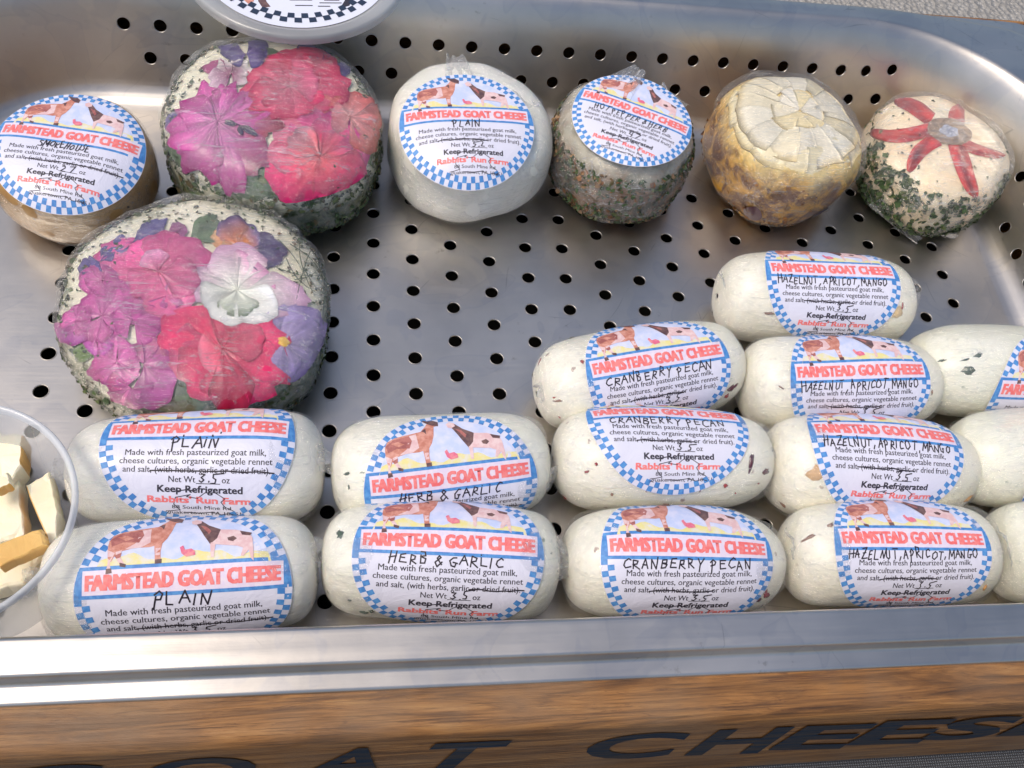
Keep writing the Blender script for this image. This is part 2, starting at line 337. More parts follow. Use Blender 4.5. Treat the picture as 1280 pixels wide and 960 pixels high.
# ------------------------------------------------------------------ printing: text and drawings as flat triangles
TC = {}
def text_tris(txt, bold=0.0, res=2):
    key = (txt, bold)
    if key in TC: return TC[key]
    cu = bpy.data.curves.new('t', 'FONT'); cu.body = txt; cu.size = 1; cu.resolution_u = res; cu.offset = bold; cu.fill_mode = 'BOTH'
    o = bpy.data.objects.new('t', cu); me = bpy.data.meshes.new_from_object(o)
    me.calc_loop_triangles(); V = np.array([v.co[:2] for v in me.vertices]); T = np.array([t.vertices[:] for t in me.loop_triangles])
    bpy.data.objects.remove(o); bpy.data.meshes.remove(me); bpy.data.curves.remove(cu)
    mn, mx = V.min(0), V.max(0); TC[key] = (V, T, mn, mx); return TC[key]
def poly_tris(pts):
    t = geometry.tessellate_polygon([[Vector((*p, 0)) for p in pts]]); return np.array(pts, float), np.array(t)
class Art:
    """flat artwork in units of the label radius; layer k lies k steps above the paper"""
    def __init__(s): s.V, s.F, s.M, s.n = [], [], [], 0
    def add(s, V, T, m, layer):
        V = np.asarray(V, float); s.V.append(np.c_[V, np.full(len(V), layer)]); s.F.append(np.asarray(T) + s.n); s.M += [m] * len(T); s.n += len(V)
    def text(s, txt, x0, x1, base, cap, m, layer, bold=0.0, slant=0.0, subdiv=0, curve=0.0):
        V, T, mn, mx = text_tris(txt, 0.0)
        sx = (x1 - x0) / (mx[0] - mn[0]); P = np.c_[(V[:, 0] - mn[0]) * sx + x0 + slant * V[:, 1] * sx, V[:, 1] / .70 * cap + base]
        if subdiv: P, T = split_rows(P, T, subdiv)
        sh = [(0, 0)] if not bold else [(-bold, 0), (bold, 0)] if bold < .02 else [(i_ * bold, j_ * bold * .6) for i_ in (-1, 0, 1) for j_ in (-1, 1)]
        for k, (ax, ay) in enumerate(sh): s.add(P + np.array([ax, ay]) * cap, T, m, layer + k * .12)
    def poly(s, pts, m, layer, step=.05):
        P, T = poly_tris(pts); P, T = split_rows(P, T, step); s.add(P, T, m, layer)
    def stroke(s, pts, w, m, layer):
        pts = np.array(pts, float)
        for i in range(len(pts) - 1):
            a, b = pts[i], pts[i + 1]; d = b - a; L = np.hypot(*d)
            if L < 1e-6: continue
            k = max(1, int(L / .06)); n = np.array([-d[1], d[0]]) / L * w / 2; e = d / L * w * .3
            for j in range(k):
                p, q = a + d * j / k - (e if j == 0 else 0), a + d * (j + 1) / k + (e if j == k - 1 else 0)
                s.add([p - n, q - n, q + n, p + n], [[0, 1, 2], [0, 2, 3]], m, layer)
    def copy(s):
        a = Art(); a.V, a.F, a.M, a.n = list(s.V), list(s.F), list(s.M), s.n; return a
def split_rows(P, T, step):
    bm = bmesh.new(); vs = [bm.verts.new((p[0], p[1], 0)) for p in P]
    for t in T:
        try: bm.faces.new([vs[i] for i in t])
        except ValueError: pass
    y0, y1 = P[:, 1].min(), P[:, 1].max(); x0, x1 = P[:, 0].min(), P[:, 0].max()
    for ax, lo, hi in ((1, y0, y1), (0, x0, x1)):
        stp = step if ax else step * 3
        for y in np.arange(math.floor(lo / stp) * stp + stp, hi, stp):
            co = (0, y, 0) if ax else (y, 0, 0)
            bmesh.ops.bisect_plane(bm, geom=bm.verts[:] + bm.edges[:] + bm.faces[:], plane_co=co, plane_no=(0, 1, 0) if ax else (1, 0, 0), dist=1e-6)
    bmesh.ops.triangulate(bm, faces=bm.faces[:]); bm.verts.ensure_lookup_table(); bm.verts.index_update()
    V = np.array([v.co[:2] for v in bm.verts]); F = np.array([[v.index for v in f.verts] for f in bm.faces]); bm.free(); return V, F

MK = ['paper', 'white', 'blue', 'coral', 'tint', 'skyt', 'grass', 'black', 'pen', 'fur1', 'fur2', 'fur3', 'fur4', 'pinkp', 'navy']
MI = {k: i for i, k in enumerate(MK)}; MATS = [M[k] for k in MK]
def disc(R, nr, na, r0=0.0):
    rs = np.linspace(r0, R, nr); an = np.linspace(0, 2 * PI, na, endpoint=False)
    V = np.array([(r * math.cos(a), r * math.sin(a)) for r in rs for a in an]); F = grid_faces(nr, na, False, True)
    return V, np.vstack([F[:, [0, 1, 2]], F[:, [0, 2, 3]]])
def checks(art, N, r_out, r_mid, r_in, col, skip=None):
    for row, (ra, rb) in enumerate(((r_mid, r_out), (r_in, r_mid))):
        for k in range(N):
            if (k + row) % 2: continue
            a0, a1 = 2 * PI * k / N, 2 * PI * (k + 1) / N; am = (a0 + a1) / 2; y = (ra + rb) / 2 * math.sin(am)
            if skip and skip[0] < y < skip[1]: continue
            j = random.uniform(-.004, .004)
            P = [(r * math.cos(a), r * math.sin(a)) for r, a in ((ra - .004, a0), (rb, a0 + j), (rb, a1 + j), (ra - .004, a1))]
            art.add(P, [[0, 1, 2], [0, 2, 3]], MI[col], 2)
BT, BB = .265, .035                                   # title band
base = Art()
V, T = disc(1.0, 26, 128, .0005); base.add(V, T, MI['paper'], 0)
checks(base, 92, .995, .93, .862, 'blue', (BB - .02, BT + .02))
Z = lambda x, y: ((x - 634) / 490, (461 - y) / 424)   # the drawing, measured off the round label
def clip_arc(y0, y1, r, n=22):
    ys = np.linspace(y0, y1, n); return [(math.sqrt(r * r - y * y), y) for y in ys] + [(-math.sqrt(r * r - y * y), y) for y in ys[::-1]]
base.poly(clip_arc(BT, .845, .85), MI['skyt'], 1)
gr = clip_arc(BT, .36, .85, 4); base.poly(gr[:4] + [(x, .37 + .035 * math.sin(x * 9) + .02 * math.sin(x * 23)) for x in np.linspace(.72, -.72, 30)] + gr[4:], MI['grass'], 2)
def band_side(sg):
    return [(sg * math.sqrt(.996 ** 2 - y * y), y) for y in np.linspace(BB - .035, BT + .035, 8)] + [(sg * .90, BT + .035), (sg * .90, BB - .035)]
for y0, y1 in ((BT, BT + .036), (BB - .036, BB)): base.poly([(-.95, y0), (.95, y0), (.95, y1), (-.95, y1)], MI['blue'], 3)
base.poly([(-.93, BB), (.93, BB), (.93, BT), (-.93, BT)], MI['tint'], 3)
for sg in (-1, 1): base.poly(band_side(sg), MI['blue'], 2); base.poly([(sg * .92, BB), (sg * .965, BB), (sg * .965, BT), (sg * .92, BT)], MI['blue'], 4)
def draw(parts, lay0=3):
    for m, pts in parts: base.poly([Z(*p) for p in pts], MI[m], lay0); lay0 += .2
draw([('fur1', [(288, 300), (283, 250), (285, 222), (300, 195), (345, 175), (430, 162), (495, 152), (525, 120), (545, 92), (590, 92), (600, 122), (572, 128), (562, 185), (545, 225), (525, 250), (470, 262), (400, 262), (340, 275), (318, 292), (305, 318)]),
      ('fur4', [(285, 265), (318, 280), (300, 320), (306, 355), (287, 358), (291, 315)]), ('fur4', [(320, 276), (348, 268), (345, 300), (368, 332), (350, 338), (330, 310)]),
      ('fur1', [(488, 240), (528, 235), (522, 285), (526, 325), (500, 330), (496, 290)]), ('fur4', [(498, 268), (520, 268), (520, 300), (500, 300)]),
      ('fur4', [(425, 172), (465, 165), (472, 240), (430, 262), (360, 266), (405, 240)]), ('fur2', [(290, 215), (335, 186), (425, 172), (438, 200), (420, 238), (350, 232), (300, 250)]),
      ('fur1', [(320, 205), (360, 198), (395, 215), (360, 226)]), ('fur2', [(315, 292), (348, 280), (345, 300), (328, 305)]),
      ('fur3', [(514, 70), (545, 82), (575, 80), (602, 98), (598, 128), (566, 120), (545, 108), (520, 86)]), ('fur3', [(498, 150), (524, 136), (522, 172), (512, 158)]),
      ('fur3', [(285, 345), (308, 343), (312, 362), (285, 366)]), ('fur3', [(343, 322), (372, 330), (370, 343), (345, 338)]), ('fur3', [(500, 318), (530, 316), (530, 334), (500, 335)]),
      ('fur4', [(745, 262), (775, 235), (785, 193), (860, 200), (925, 222), (940, 250), (946, 300), (948, 345), (936, 335), (925, 300), (900, 325), (888, 322), (898, 290), (870, 280), (770, 268), (766, 322), (752, 322)]),
      ('fur3', [(670, 150), (688, 122), (730, 163), (788, 193), (775, 240), (745, 266), (713, 222)]), ('fur2', [(690, 160), (720, 170), (745, 200), (735, 215)]),
      ('fur4', [(643, 122), (664, 108), (690, 122), (692, 142), (668, 152), (650, 145)]), ('fur3', [(822, 240), (850, 233), (867, 246), (850, 259), (828, 254)]), ('fur3', [(878, 208), (935, 222), (928, 236), (890, 230)]),
      ('pinkp', [(608, 272), (622, 264), (632, 284), (660, 280), (678, 292), (680, 308), (640, 314), (618, 300)])])
base.text('FARMSTEAD GOAT CHEESE', -.885, .885, BB + .047, .136, MI['coral'], 5, bold=.085, subdiv=.05)
base.text('Made with fresh pasteurized goat milk,', -.72, .71, -.175, .066, MI['black'], 1, bold=.0185)
base.text('cheese cultures, organic vegetable rennet', -.77, .78, -.265, .066, MI['black'], 1, bold=.0185)
base.text('and salt, (with herbs, garlic or dried fruit).', -.73, .76, -.355, .066, MI['black'], 1, bold=.0185)
base.text('Net Wt', -.27, .00, -.455, .066, MI['black'], 1, bold=.0185); base.text('oz', .27, .35, -.455, .066, MI['black'], 1, bold=.0185)
base.stroke([(.01, -.465), (.25, -.465)], .008, MI['black'], 1)
base.text('Keep Refrigerated', -.38, .48, -.562, .074, MI['black'], 1, bold=.05)
base.text("Rabbits' Run Farm", -.48, .56, -.680, .072, MI['coral'], 1, bold=.075)
base.text('88 South Mine Rd', -.24, .36, -.755, .044, MI['black'], 1, bold=.019)
base.text('Quakertown, PA 18951', -.31, .46, -.825, .044, MI['black'], 1, bold=.019)
# the loose rabbit outline printed behind the address
bl = [(-.30, -.83), (-.27, -.79), (-.16, -.77), (-.22, -.70), (-.20, -.62), (-.05, -.585), (-.09, -.61), (.02, -.625), (.10, -.56), (.20, -.555), (.30, -.62), (.26, -.66), (.30, -.72), (.38, -.76), (.40, -.82), (.34, -.80), (.26, -.82), (.16, -.79), (.02, -.81), (-.12, -.80)]
base.stroke(bl, .009, MI['black'], 2); base.stroke([(-.22, -.555), (-.10, -.535), (.0, -.54)], .012, MI['black'], 2)

G = {'A': [[(0, 0), (.45, 1), (.95, 0)], [(.2, .4), (.8, .42)]], 'B': [[(.1, 0), (.1, 1), (.6, .95), (.65, .65), (.1, .55), (.75, .4), (.7, .05), (.1, 0)]],
     'C': [[(.9, .85), (.6, 1), (.15, .75), (.1, .3), (.4, 0), (.95, .12)]], 'E': [[(.8, 1), (.15, .95), (.1, 0), (.85, .05)], [(.1, .52), (.7, .55)]],
     'F': [[(.1, 0), (.1, 1), (.8, 1)]], 'G': [[(.85, .9), (.5, 1), (.1, .6), (.2, .1), (.7, 0), (.85, .4), (.5, .42), (.95, .42)]], 'H': [[(.1, 1.15), (.08, -.15)], [(.8, 1.1), (.78, -.05)], [(-.05, .5), (.95, .6)]],
     'I': [[(.14, .98), (.10, 0)]], 'K': [[(.1, 1), (.1, 0)], [(.8, 1), (.1, .5), (.85, 0)]], 'L': [[(.15, 1), (.1, .05), (.85, .0)]], 'M': [[(0, 0), (.15, 1), (.5, .3), (.85, 1), (1, 0)]],
     'N': [[(.05, 0), (.1, 1), (.75, .0), (.95, 1.25)]], 'O': [[(.5, 1), (.1, .7), (.15, .15), (.55, 0), (.9, .35), (.8, .85), (.45, 1)]], 'P': [[(.2, -.3), (.15, 1)], [(-.05, .8), (.4, 1.12), (.8, .85), (.6, .5), (.1, .42)]],
     'R': [[(.1, 0), (.1, 1), (.65, .9), (.6, .55), (.1, .5), (.9, 0)]], 'S': [[(.85, .9), (.4, 1), (.15, .75), (.75, .4), (.6, .03), (.05, .08)]], 'T': [[(0, 1), (1, 1)], [(.5, 1), (.45, 0)]],
     'U': [[(.05, 1), (.1, .15), (.5, 0), (.85, .2), (.85, 1)]], 'Z': [[(.05, .95), (.85, 1), (.1, .02), (.95, .05)], [(.25, .5), (.75, .52)]], 'Y': [[(0, 1), (.4, .5), (.9, 1)], [(.4, .5), (.3, -.1)]], 'V': [[(0, 1), (.4, 0), (.9, 1.05)]], ',': [[(.4, .1), (.2, -.3)]],
     '&': [[(.9, .1), (.3, .85), (.5, 1.05), (.7, .85), (.1, .3), (.35, -.1), (.85, .35)]], '3': [[(.1, .95), (.7, .95), (.35, .55), (.75, .3), (.5, 0), (.05, .1)]], '5': [[(1.6, 1.1), (.3, .9), (.25, .55), (.7, .4), (.55, 0), (.1, .02)]],
     '2': [[(.1, .85), (.5, 1), (.7, .7), (.1, 0), (.9, .05)]], '7': [[(.05, .9), (.8, .95), (.35, -.05)]], '4': [[(.3, 1), (.1, .4), (.85, .4)], [(.65, .95), (.6, -.1)]], '.': [[(.2, .0), (.3, .08)]], '|': [[(.2, .9), (.2, 0)]]}
def hand(art, txt, x0, x1, base_y, h, w, seed):
    r = random.Random(seed); adv = [(.45 if ch in ' ,.' else .55 if ch == 'I' else 1.15 if ch in 'MO' else 1.0) for ch in txt]; unit = (x1 - x0) / sum(adv); x = x0
    for ch, a in zip(txt, adv):
        hh = h * r.uniform(.82, 1.18); dy = r.uniform(-.14, .14) * h; sk = r.uniform(-.05, .28); wf = r.uniform(.8, 1.12)
        for st in G.get(ch, []):
            art.stroke([(x + sk * p[1] * hh + p[0] * wf * unit * .82 * (a if a > .5 else 1) + r.uniform(-.006, .006), base_y + dy + p[1] * hh + r.uniform(-.006, .006)) for p in st], w, MI['pen'], 4)
        x += unit * a
def make_art(flavour, weight, strike, seed, width):
    a = base.copy(); w = width / 2
    hand(a, flavour, -.02 - w, -.02 + w, -.095, .105 if len(flavour) > 6 else .125, .016 if len(flavour) < 9 else .0145, seed)
    hand(a, weight, .03, .24, -.455, .085, .013, seed + 1)
    s0, s1 = strike; r = random.Random(seed)
    if s1 > s0: a.stroke([(s0 + (s1 - s0) * t, -.335 + r.uniform(-.012, .012)) for t in np.linspace(0, 1, 9)], .014, MI['pen'], 4)
    return a
def label_mesh(art, R, fn, parent, rot=0, name='paper_label'):
    """fn(u, v, h) -> surface point for label coordinates in metres, h above the surface"""
    V = np.vstack(art.V); F = np.vstack(art.F); c, s = math.cos(rot), math.sin(rot)
    u = (V[:, 0] * c - V[:, 1] * s) * R; v = (V[:, 0] * s + V[:, 1] * c) * R
    return mesh_obj(name, fn(u, v, .00032 + V[:, 2] * .000035), F, MATS, parent, True, art.M)

# ------------------------------------------------------------------ cheese logs
FILM_LOG = mat_film('cling_film_on_logs', .0, .22, (.3, .1, .9), (1, 4, 4), 40)
MC = {'plain': mat_cheese('plain_white_cheese', (.90, .87, .75), (.91, .89, .81)),
      'herb': mat_cheese('herb_garlic_cheese', (.89, .87, .73), (.90, .88, .79), (.13, .18, .13), 110, .07, .11, .8),
      'cran': mat_cheese('cranberry_cheese', (.89, .86, .71), (.90, .87, .78), (.22, .07, .05), 120, .09, .13, .7),
      'haz': mat_cheese('hazelnut_fruit_cheese', (.89, .85, .69), (.90, .87, .77), (.34, .22, .14), 130, .08, .12, .6, (.85, .62, .38), .5),
      'chive': mat_cheese('chive_cheese', (.84, .83, .68), (.86, .85, .74), (.14, .20, .14), 100, .09, .13, .9)}
FLECK = mat_attr('fruit_fleck', .3, .3, .4)
def spot_px(px, py, fn_inv): pass
LN = 0
def log_cheese(cx, cy, L, ang, r, kind, label_px, flavour, width, strike, label, R=.035, lrot=0.0, seed=1, z=None, flap=None, bits=(), wgt='3.5', taper=(0, 0)):
    z = r if z is None else z
    root = empty('cheese_log', (cx, cy, 0), ang, label, 'cheese', 'cling-wrapped cheese logs stacked in rows')
    H2 = L / 2 * .975; rs_ = random.Random(seed * 13); pw = rs_.uniform(5.5, 9.5); taper = (taper[0] + rs_.uniform(.05, .55), taper[1] + rs_.uniform(.05, .55)); sag = rs_.uniform(-.0012, .0012)
    def radius(a, al, wrap=0.0):
        s = np.clip(np.abs(a) / H2, 0, 1); side = np.where(a > 0, taper[1], taper[0])
        rr = r * (1 - s ** pw) ** (1 / 2.6) * (1 - side * s ** 2 * .22)
        P = np.c_[a * 1.0, r * np.sin(al), r * np.cos(al)]
        edge = np.clip((s - .55) / .4, 0, 1)
        rr = rr * (1 + .028 * noise(P, seed, 50) + .022 * noise(P, seed + 5, 120) * edge - .05 * edge * np.clip(noise(np.c_[np.cos(al), np.sin(al), s * 0 + np.sign(a)], seed + 31, 1.8), 0, 1) + .012 * noise(P, seed + 8, 26))
        if wrap:
            cr = noise(np.c_[al * 1.0, a * 25], seed + 9, 4.0)
            rr = rr + wrap * (.00035 + edge * .0016 * np.maximum(cr, 0) + .00022 * ridge(P, seed + 3, 190) * (.3 + edge))
        return rr
    def surf(a, al, h=0.0, wrap=0.0):
        rr = radius(a, al, wrap) + h
        flat = np.where(np.cos(al) < -.9, .0, 0)
        Z = z + rr * np.cos(al); return np.c_[a, -rr * np.sin(al), np.maximum(Z, .0004) + flat]
    na, nl = 72, 84
    aa = H2 * np.sin(np.linspace(-PI / 2, PI / 2, na)) * .99995; al = np.linspace(0, 2 * PI, nl, endpoint=False)
    A, B = np.meshgrid(aa, al, indexing='ij'); F = grid_faces(na, nl, False, True)
    caps = [list(range(nl)), [(na - 1) * nl + i for i in range(nl)][::-1]]
    mesh_obj('cheese_body', surf(A.ravel(), B.ravel()), F[:, ::-1].tolist() + caps, MC[kind], root)
    Af, Bf = A.ravel(), B.ravel(); ee = np.clip((np.abs(Af) / H2 - .50) / .5, 0, 1); rad_ = np.clip(noise(np.c_[Bf * 1.0, Af * 14 + np.sign(Af) * 9], seed + 41, 7), 0, 1.4)
    sp_ = np.clip(noise(np.c_[Af * 60, Bf * 2.2], seed + 42, 2.0) - .75, 0, 1)
    gg = np.clip(ee ** 1.3 * rad_ * .75 + ee ** 5 * .5 + sp_ * .5, 0, .85)
    mesh_obj('plastic_wrap', surf(Af, Bf, .0002, 1.0), F[:, ::-1].tolist() + caps, FILM_LOG, root, cols=np.c_[gg, gg, gg])
    # ray -> local log coordinates
    c, s_ = math.cos(ang), math.sin(ang)
    def hit(px, py):
        d = ray_dir(px, py); o = CP - [cx, cy, z]; lo = np.array([o[0] * c + o[1] * s_, -o[0] * s_ + o[1] * c, o[2]]); ld = np.array([d[0] * c + d[1] * s_, -d[0] * s_ + d[1] * c, d[2]])
        rr = r
        for _ in range(6):
            qa, qb, qc_ = ld[1] ** 2 + ld[2] ** 2, lo[1] * ld[1] + lo[2] * ld[2], lo[1] ** 2 + lo[2] ** 2 - rr * rr
            disc_ = qb * qb - qa * qc_; t = (-qb - math.sqrt(max(disc_, 0))) / qa; p = lo + t * ld; al_ = math.atan2(-p[1], p[2])
            rr = float(radius(np.array([np.clip(p[0], -H2 * .97, H2 * .97)]), np.array([al_]))[0])
        return float(p[0]), al_
    if label_px:
        ua, ual = hit(*label_px) if len(label_px) == 2 else (label_px[0], label_px[1])
        art = make_art(flavour, wgt, strike, seed, width)
        def fn(u, v, h): return surf(ua + u, ual - v / r, h + .0004)
        label_mesh(art, R, fn, root, lrot)
    for (px, py, w, hgt, rot, col) in bits:
        a0, al0 = hit(px, py)
        if abs(a0) > H2 * .96: continue
        n = 14; t = np.linspace(0, 2 * PI, n, endpoint=False); rr = 1 + .28 * np.random.default_rng(int(px * 7 + py)).normal(size=n) * .8
        V, cols = [], []
        for k, f in enumerate((.02, .6, 1)):
            du = f * rr * w / 2 * np.cos(t); dv = f * rr * hgt / 2 * np.sin(t); cu, su = math.cos(rot), math.sin(rot)
            V.append(surf(a0 + du * cu - dv * su, al0 - (du * su + dv * cu) / r, (.0007, .0005, .0001)[k])); cols += [np.array(col) * (1, .9, .8)[k]] * n
        mesh_obj('fruit_piece' if col[0] > .15 or kind == 'cran' else 'herb_piece', np.vstack(V), grid_faces(3, n, False, True), FLECK, root, cols=np.array(cols))
    if flap:
        for (sx, al0, ln, wd) in flap:                 # loose gathered film at an end
            nu, nv = 12, 10; U, Vv = np.meshgrid(np.linspace(0, 1, nu), np.linspace(-1, 1, nv), indexing='ij'); U = U.ravel(); Vv = Vv.ravel()
            a = sx * (H2 * (.90 + .10 * U)); a2 = al0 + Vv * wd * (1 - .2 * U)
            P = surf(sx * np.full_like(U, H2 * .985), a2, .0006); rad = np.c_[np.full_like(U, sx * .95), -np.sin(a2), np.cos(a2)]
            P = P + rad * (U * ln)[:, None] + np.c_[noise(np.c_[U * 3, Vv * 6], seed + 21, 1.2), noise(np.c_[U * 3, Vv * 6], seed + 22, 1.2), noise(np.c_[U * 3, Vv * 6], seed + 23, 1.2)] * (.0011 * U)[:, None]
            mesh_obj('film_flap', P, grid_faces(nu, nv), FILM_FLAP, root)
    return root
FILM_FLAP = mat_film('crumpled_film', .22, .5, (.1, .5, .2), (1, 3, 3), 90)
ALL = (-.46, .80); HERBS = (-.46, .27); OR = (.22, .80)
dk, rd, gn, ap, hz = (.10, .015, .03), (.35, .05, .05), (.07, .11, .08), (.78, .42, .16), (.30, .17, .12)
RL = .0218
def A_(d): return -math.radians(d - 2)
log_cheese(-.1547, -.1452, .0988, A_(0), RL, 'plain', (231, 742), 'PLAIN', .55, ALL, 'plain white cheese log at the near left of the pan, against the front rim', .0362, .0, 11, flap=[(-1, .2, .004, .5)])
log_cheese(-.0602, -.1418, .0931, A_(5), RL + .0004, 'herb', (562, 695), 'HERB & GARLIC', 1.2, OR, 'herb and garlic cheese log touching the front rim, second in the nearest row', .0352, -.02, 12,
           bits=[(425, 668, .0025, .004, .3, gn), (455, 765, .003, .002, .2, gn), (464, 764, .002, .002, .2, gn), (437, 750, .0015, .001, .2, gn), (446, 690, .001, .002, .1, gn)], flap=[(-1, .1, .004, .6), (-1, 1.2, .003, .4)])
log_cheese(.0326, -.1442, .0930, A_(3), RL, 'cran', (864, 700), 'CRANBERRY PECAN', 1.5, HERBS, 'cranberry pecan log against the front rim, between herb log and hazelnut log', .0348, -.02, 13, taper=(0, .8),
           bits=[(708, 757, .004, .003, .3, dk), (958, 743, .003, .005, .5, rd), (948, 750, .003, .002, 0, dk)], flap=[(-1, .4, .006, .6), (-1, -.3, .005, .4)])
log_cheese(.1257, -.1430, .0950, A_(3), RL + .0003, 'haz', (1145, 688), 'HAZELNUT, APRICOT, MANGO', 1.66, HERBS, 'hazelnut apricot mango log touching the front rim, nearest of its flavour', .0340, -.01, 14,
           bits=[(1010, 673, .005, .002, .3, hz), (1038, 657, .003, .002, .8, hz), (987, 667, .0015, .0015, 0, rd), (1231, 734, .002, .003, 0, ap), (1060, 700, .001, .001, 0, hz)], flap=[(-1, .0, .003, .6)])
log_cheese(.2155, -.1430, .0860, A_(0), RL, 'chive', (.024, 1.25, 0), 'CHIVE', .6, HERBS, 'green-flecked log cut off by the right edge, lowest of the three there', .034, 0, 15, flap=[(-1, .1, .007, .7)])
log_cheese(-.1533, -.1018, .0988, A_(1), RL, 'plain', (248, 550), 'PLAIN', .50, ALL, 'plain white cheese log directly below the flower cheese, behind another plain log', .0352, -.04, 16, flap=[(-1, .3, .004, .5)])
log_cheese(-.0586, -.1016, .0907, A_(-1), RL, 'herb', (566, 612), 'HERB & GARLIC', 1.2, OR, 'herb and garlic log in the second row showing its whole goat picture', .0340, .06, 17,
           bits=[(434, 592, .0025, .0015, .2, gn), (436, 609, .0008, .002, 0, gn), (420, 625, .0012, .001, 0, gn)], flap=[(-1, -.1, .006, .6)])
log_cheese(.0352, -.0990, .0971, A_(3), RL + .0008, 'cran', (836, 525), 'CRANBERRY PECAN', 1.45, HERBS, 'cranberry pecan log with dark berry spots on its bare front, second row', .0342, .0, 18,
           bits=[(939, 578, .0025, .010, -.15, dk), (957, 590, .004, .0035, .4, dk), (845, 610, .004, .0035, .6, dk), (876, 608, .002, .005, .1, rd), (907, 607, .002, .002, .5, rd), (700, 555, .004, .002, .8, rd), (745, 580, .001, .002, 0, rd), (808, 610, .001, .003, 0, rd), (733, 590, .002, .0012, .6, rd), (765, 618, .0015, .0015, .6, hz), (706, 626, .002, .001, .1, rd), (919, 616, .001, .0008, .1, rd), (948, 604, .001, .001, .1, rd), (833, 630, .003, .0008, .1, hz)], flap=[(-1, 1.3, .007, .5)], taper=(0, .5))
log_cheese(.1293, -.1032, .0990, A_(4), RL + .0002, 'haz', (1112, 552), 'HAZELNUT, APRICOT, MANGO', 1.66, HERBS, 'hazelnut apricot mango log in the second row with an orange stain beside its label', .0345, -.03, 19,
           bits=[(1026, 592, .010, .006, .2, (.72, .45, .22)), (976, 614, .0025, .002, 0, hz), (1212, 622, .006, .004, .6, ap)], flap=[(-1, -.4, .004, .6)], taper=(0, .6))
log_cheese(.2110, -.0985, .0860, A_(-2), RL + .0008, 'chive', (.0125, .95, 0), 'CHIVE', .6, HERBS, 'green-flecked log cut off by the right edge, middle of the three there', .034, .1, 20, flap=[(-1, -.7, .006, .6)])
log_cheese(.0316, -.0572, .0995, A_(-9), RL, 'cran', (826, 462), 'CRANBERRY PECAN', 1.5, HERBS, 'tilted cranberry pecan log in the third row, left end on bare pan', .0333, .0, 21,
           bits=[(916, 484, .006, .003, .3, dk), (908, 495, .003, .003, 0, rd), (676, 461, .0025, .002, .9, rd), (728, 452, .0015, .002, 0, rd), (692, 497, .001, .001, 0, rd), (697, 501, .003, .0015, .4, hz), (699, 521, .001, .001, 0, rd)], flap=[(-1, .5, .004, .5)])
log_cheese(.1259, -.0602, .0980, A_(1), RL, 'haz', (1078, 477), 'HAZELNUT, APRICOT, MANGO', 1.66, HERBS, 'hazelnut apricot mango log in the third row between cranberry and green-flecked logs', .0336, .02, 22,
           bits=[(1160, 482, .003, .005, 0, ap), (1165, 490, .001, .003, 0, hz), (976, 484, .003, .0008, -.6, hz)], taper=(0, .5))
log_cheese(.2085, -.0545, .0900, A_(4), RL + .0008, 'chive', (.0175, 1.1, 0), 'CHIVE', .6, HERBS, 'green-flecked log cut off by the right edge, topmost of the three there', .034, .0, 23,
           bits=[(1210, 463, .006, .004, .3, gn), (1206, 450, .004, .001, .3, gn), (1223, 444, .004, .002, .3, gn), (1175, 452, .003, .0015, .3, gn)], flap=[(-1, -.5, .004, .6)])
log_cheese(.1250, -.0140, .0990, A_(4), RL + .0002, 'haz', (1042, 349), 'HAZELNUT, APRICOT, MANGO', 1.62, HERBS, 'hazelnut apricot mango log alone in the fourth row, behind all the others', .0330, .01, 24,
           bits=[(1121, 391, .006, .006, 0, (.75, .55, .3)), (962, 392, .005, .0015, 0, hz), (1128, 383, .001, .004, 0, rd), (903, 355, .001, .002, 0, hz)], flap=[(-1, -.3, .003, .5)])

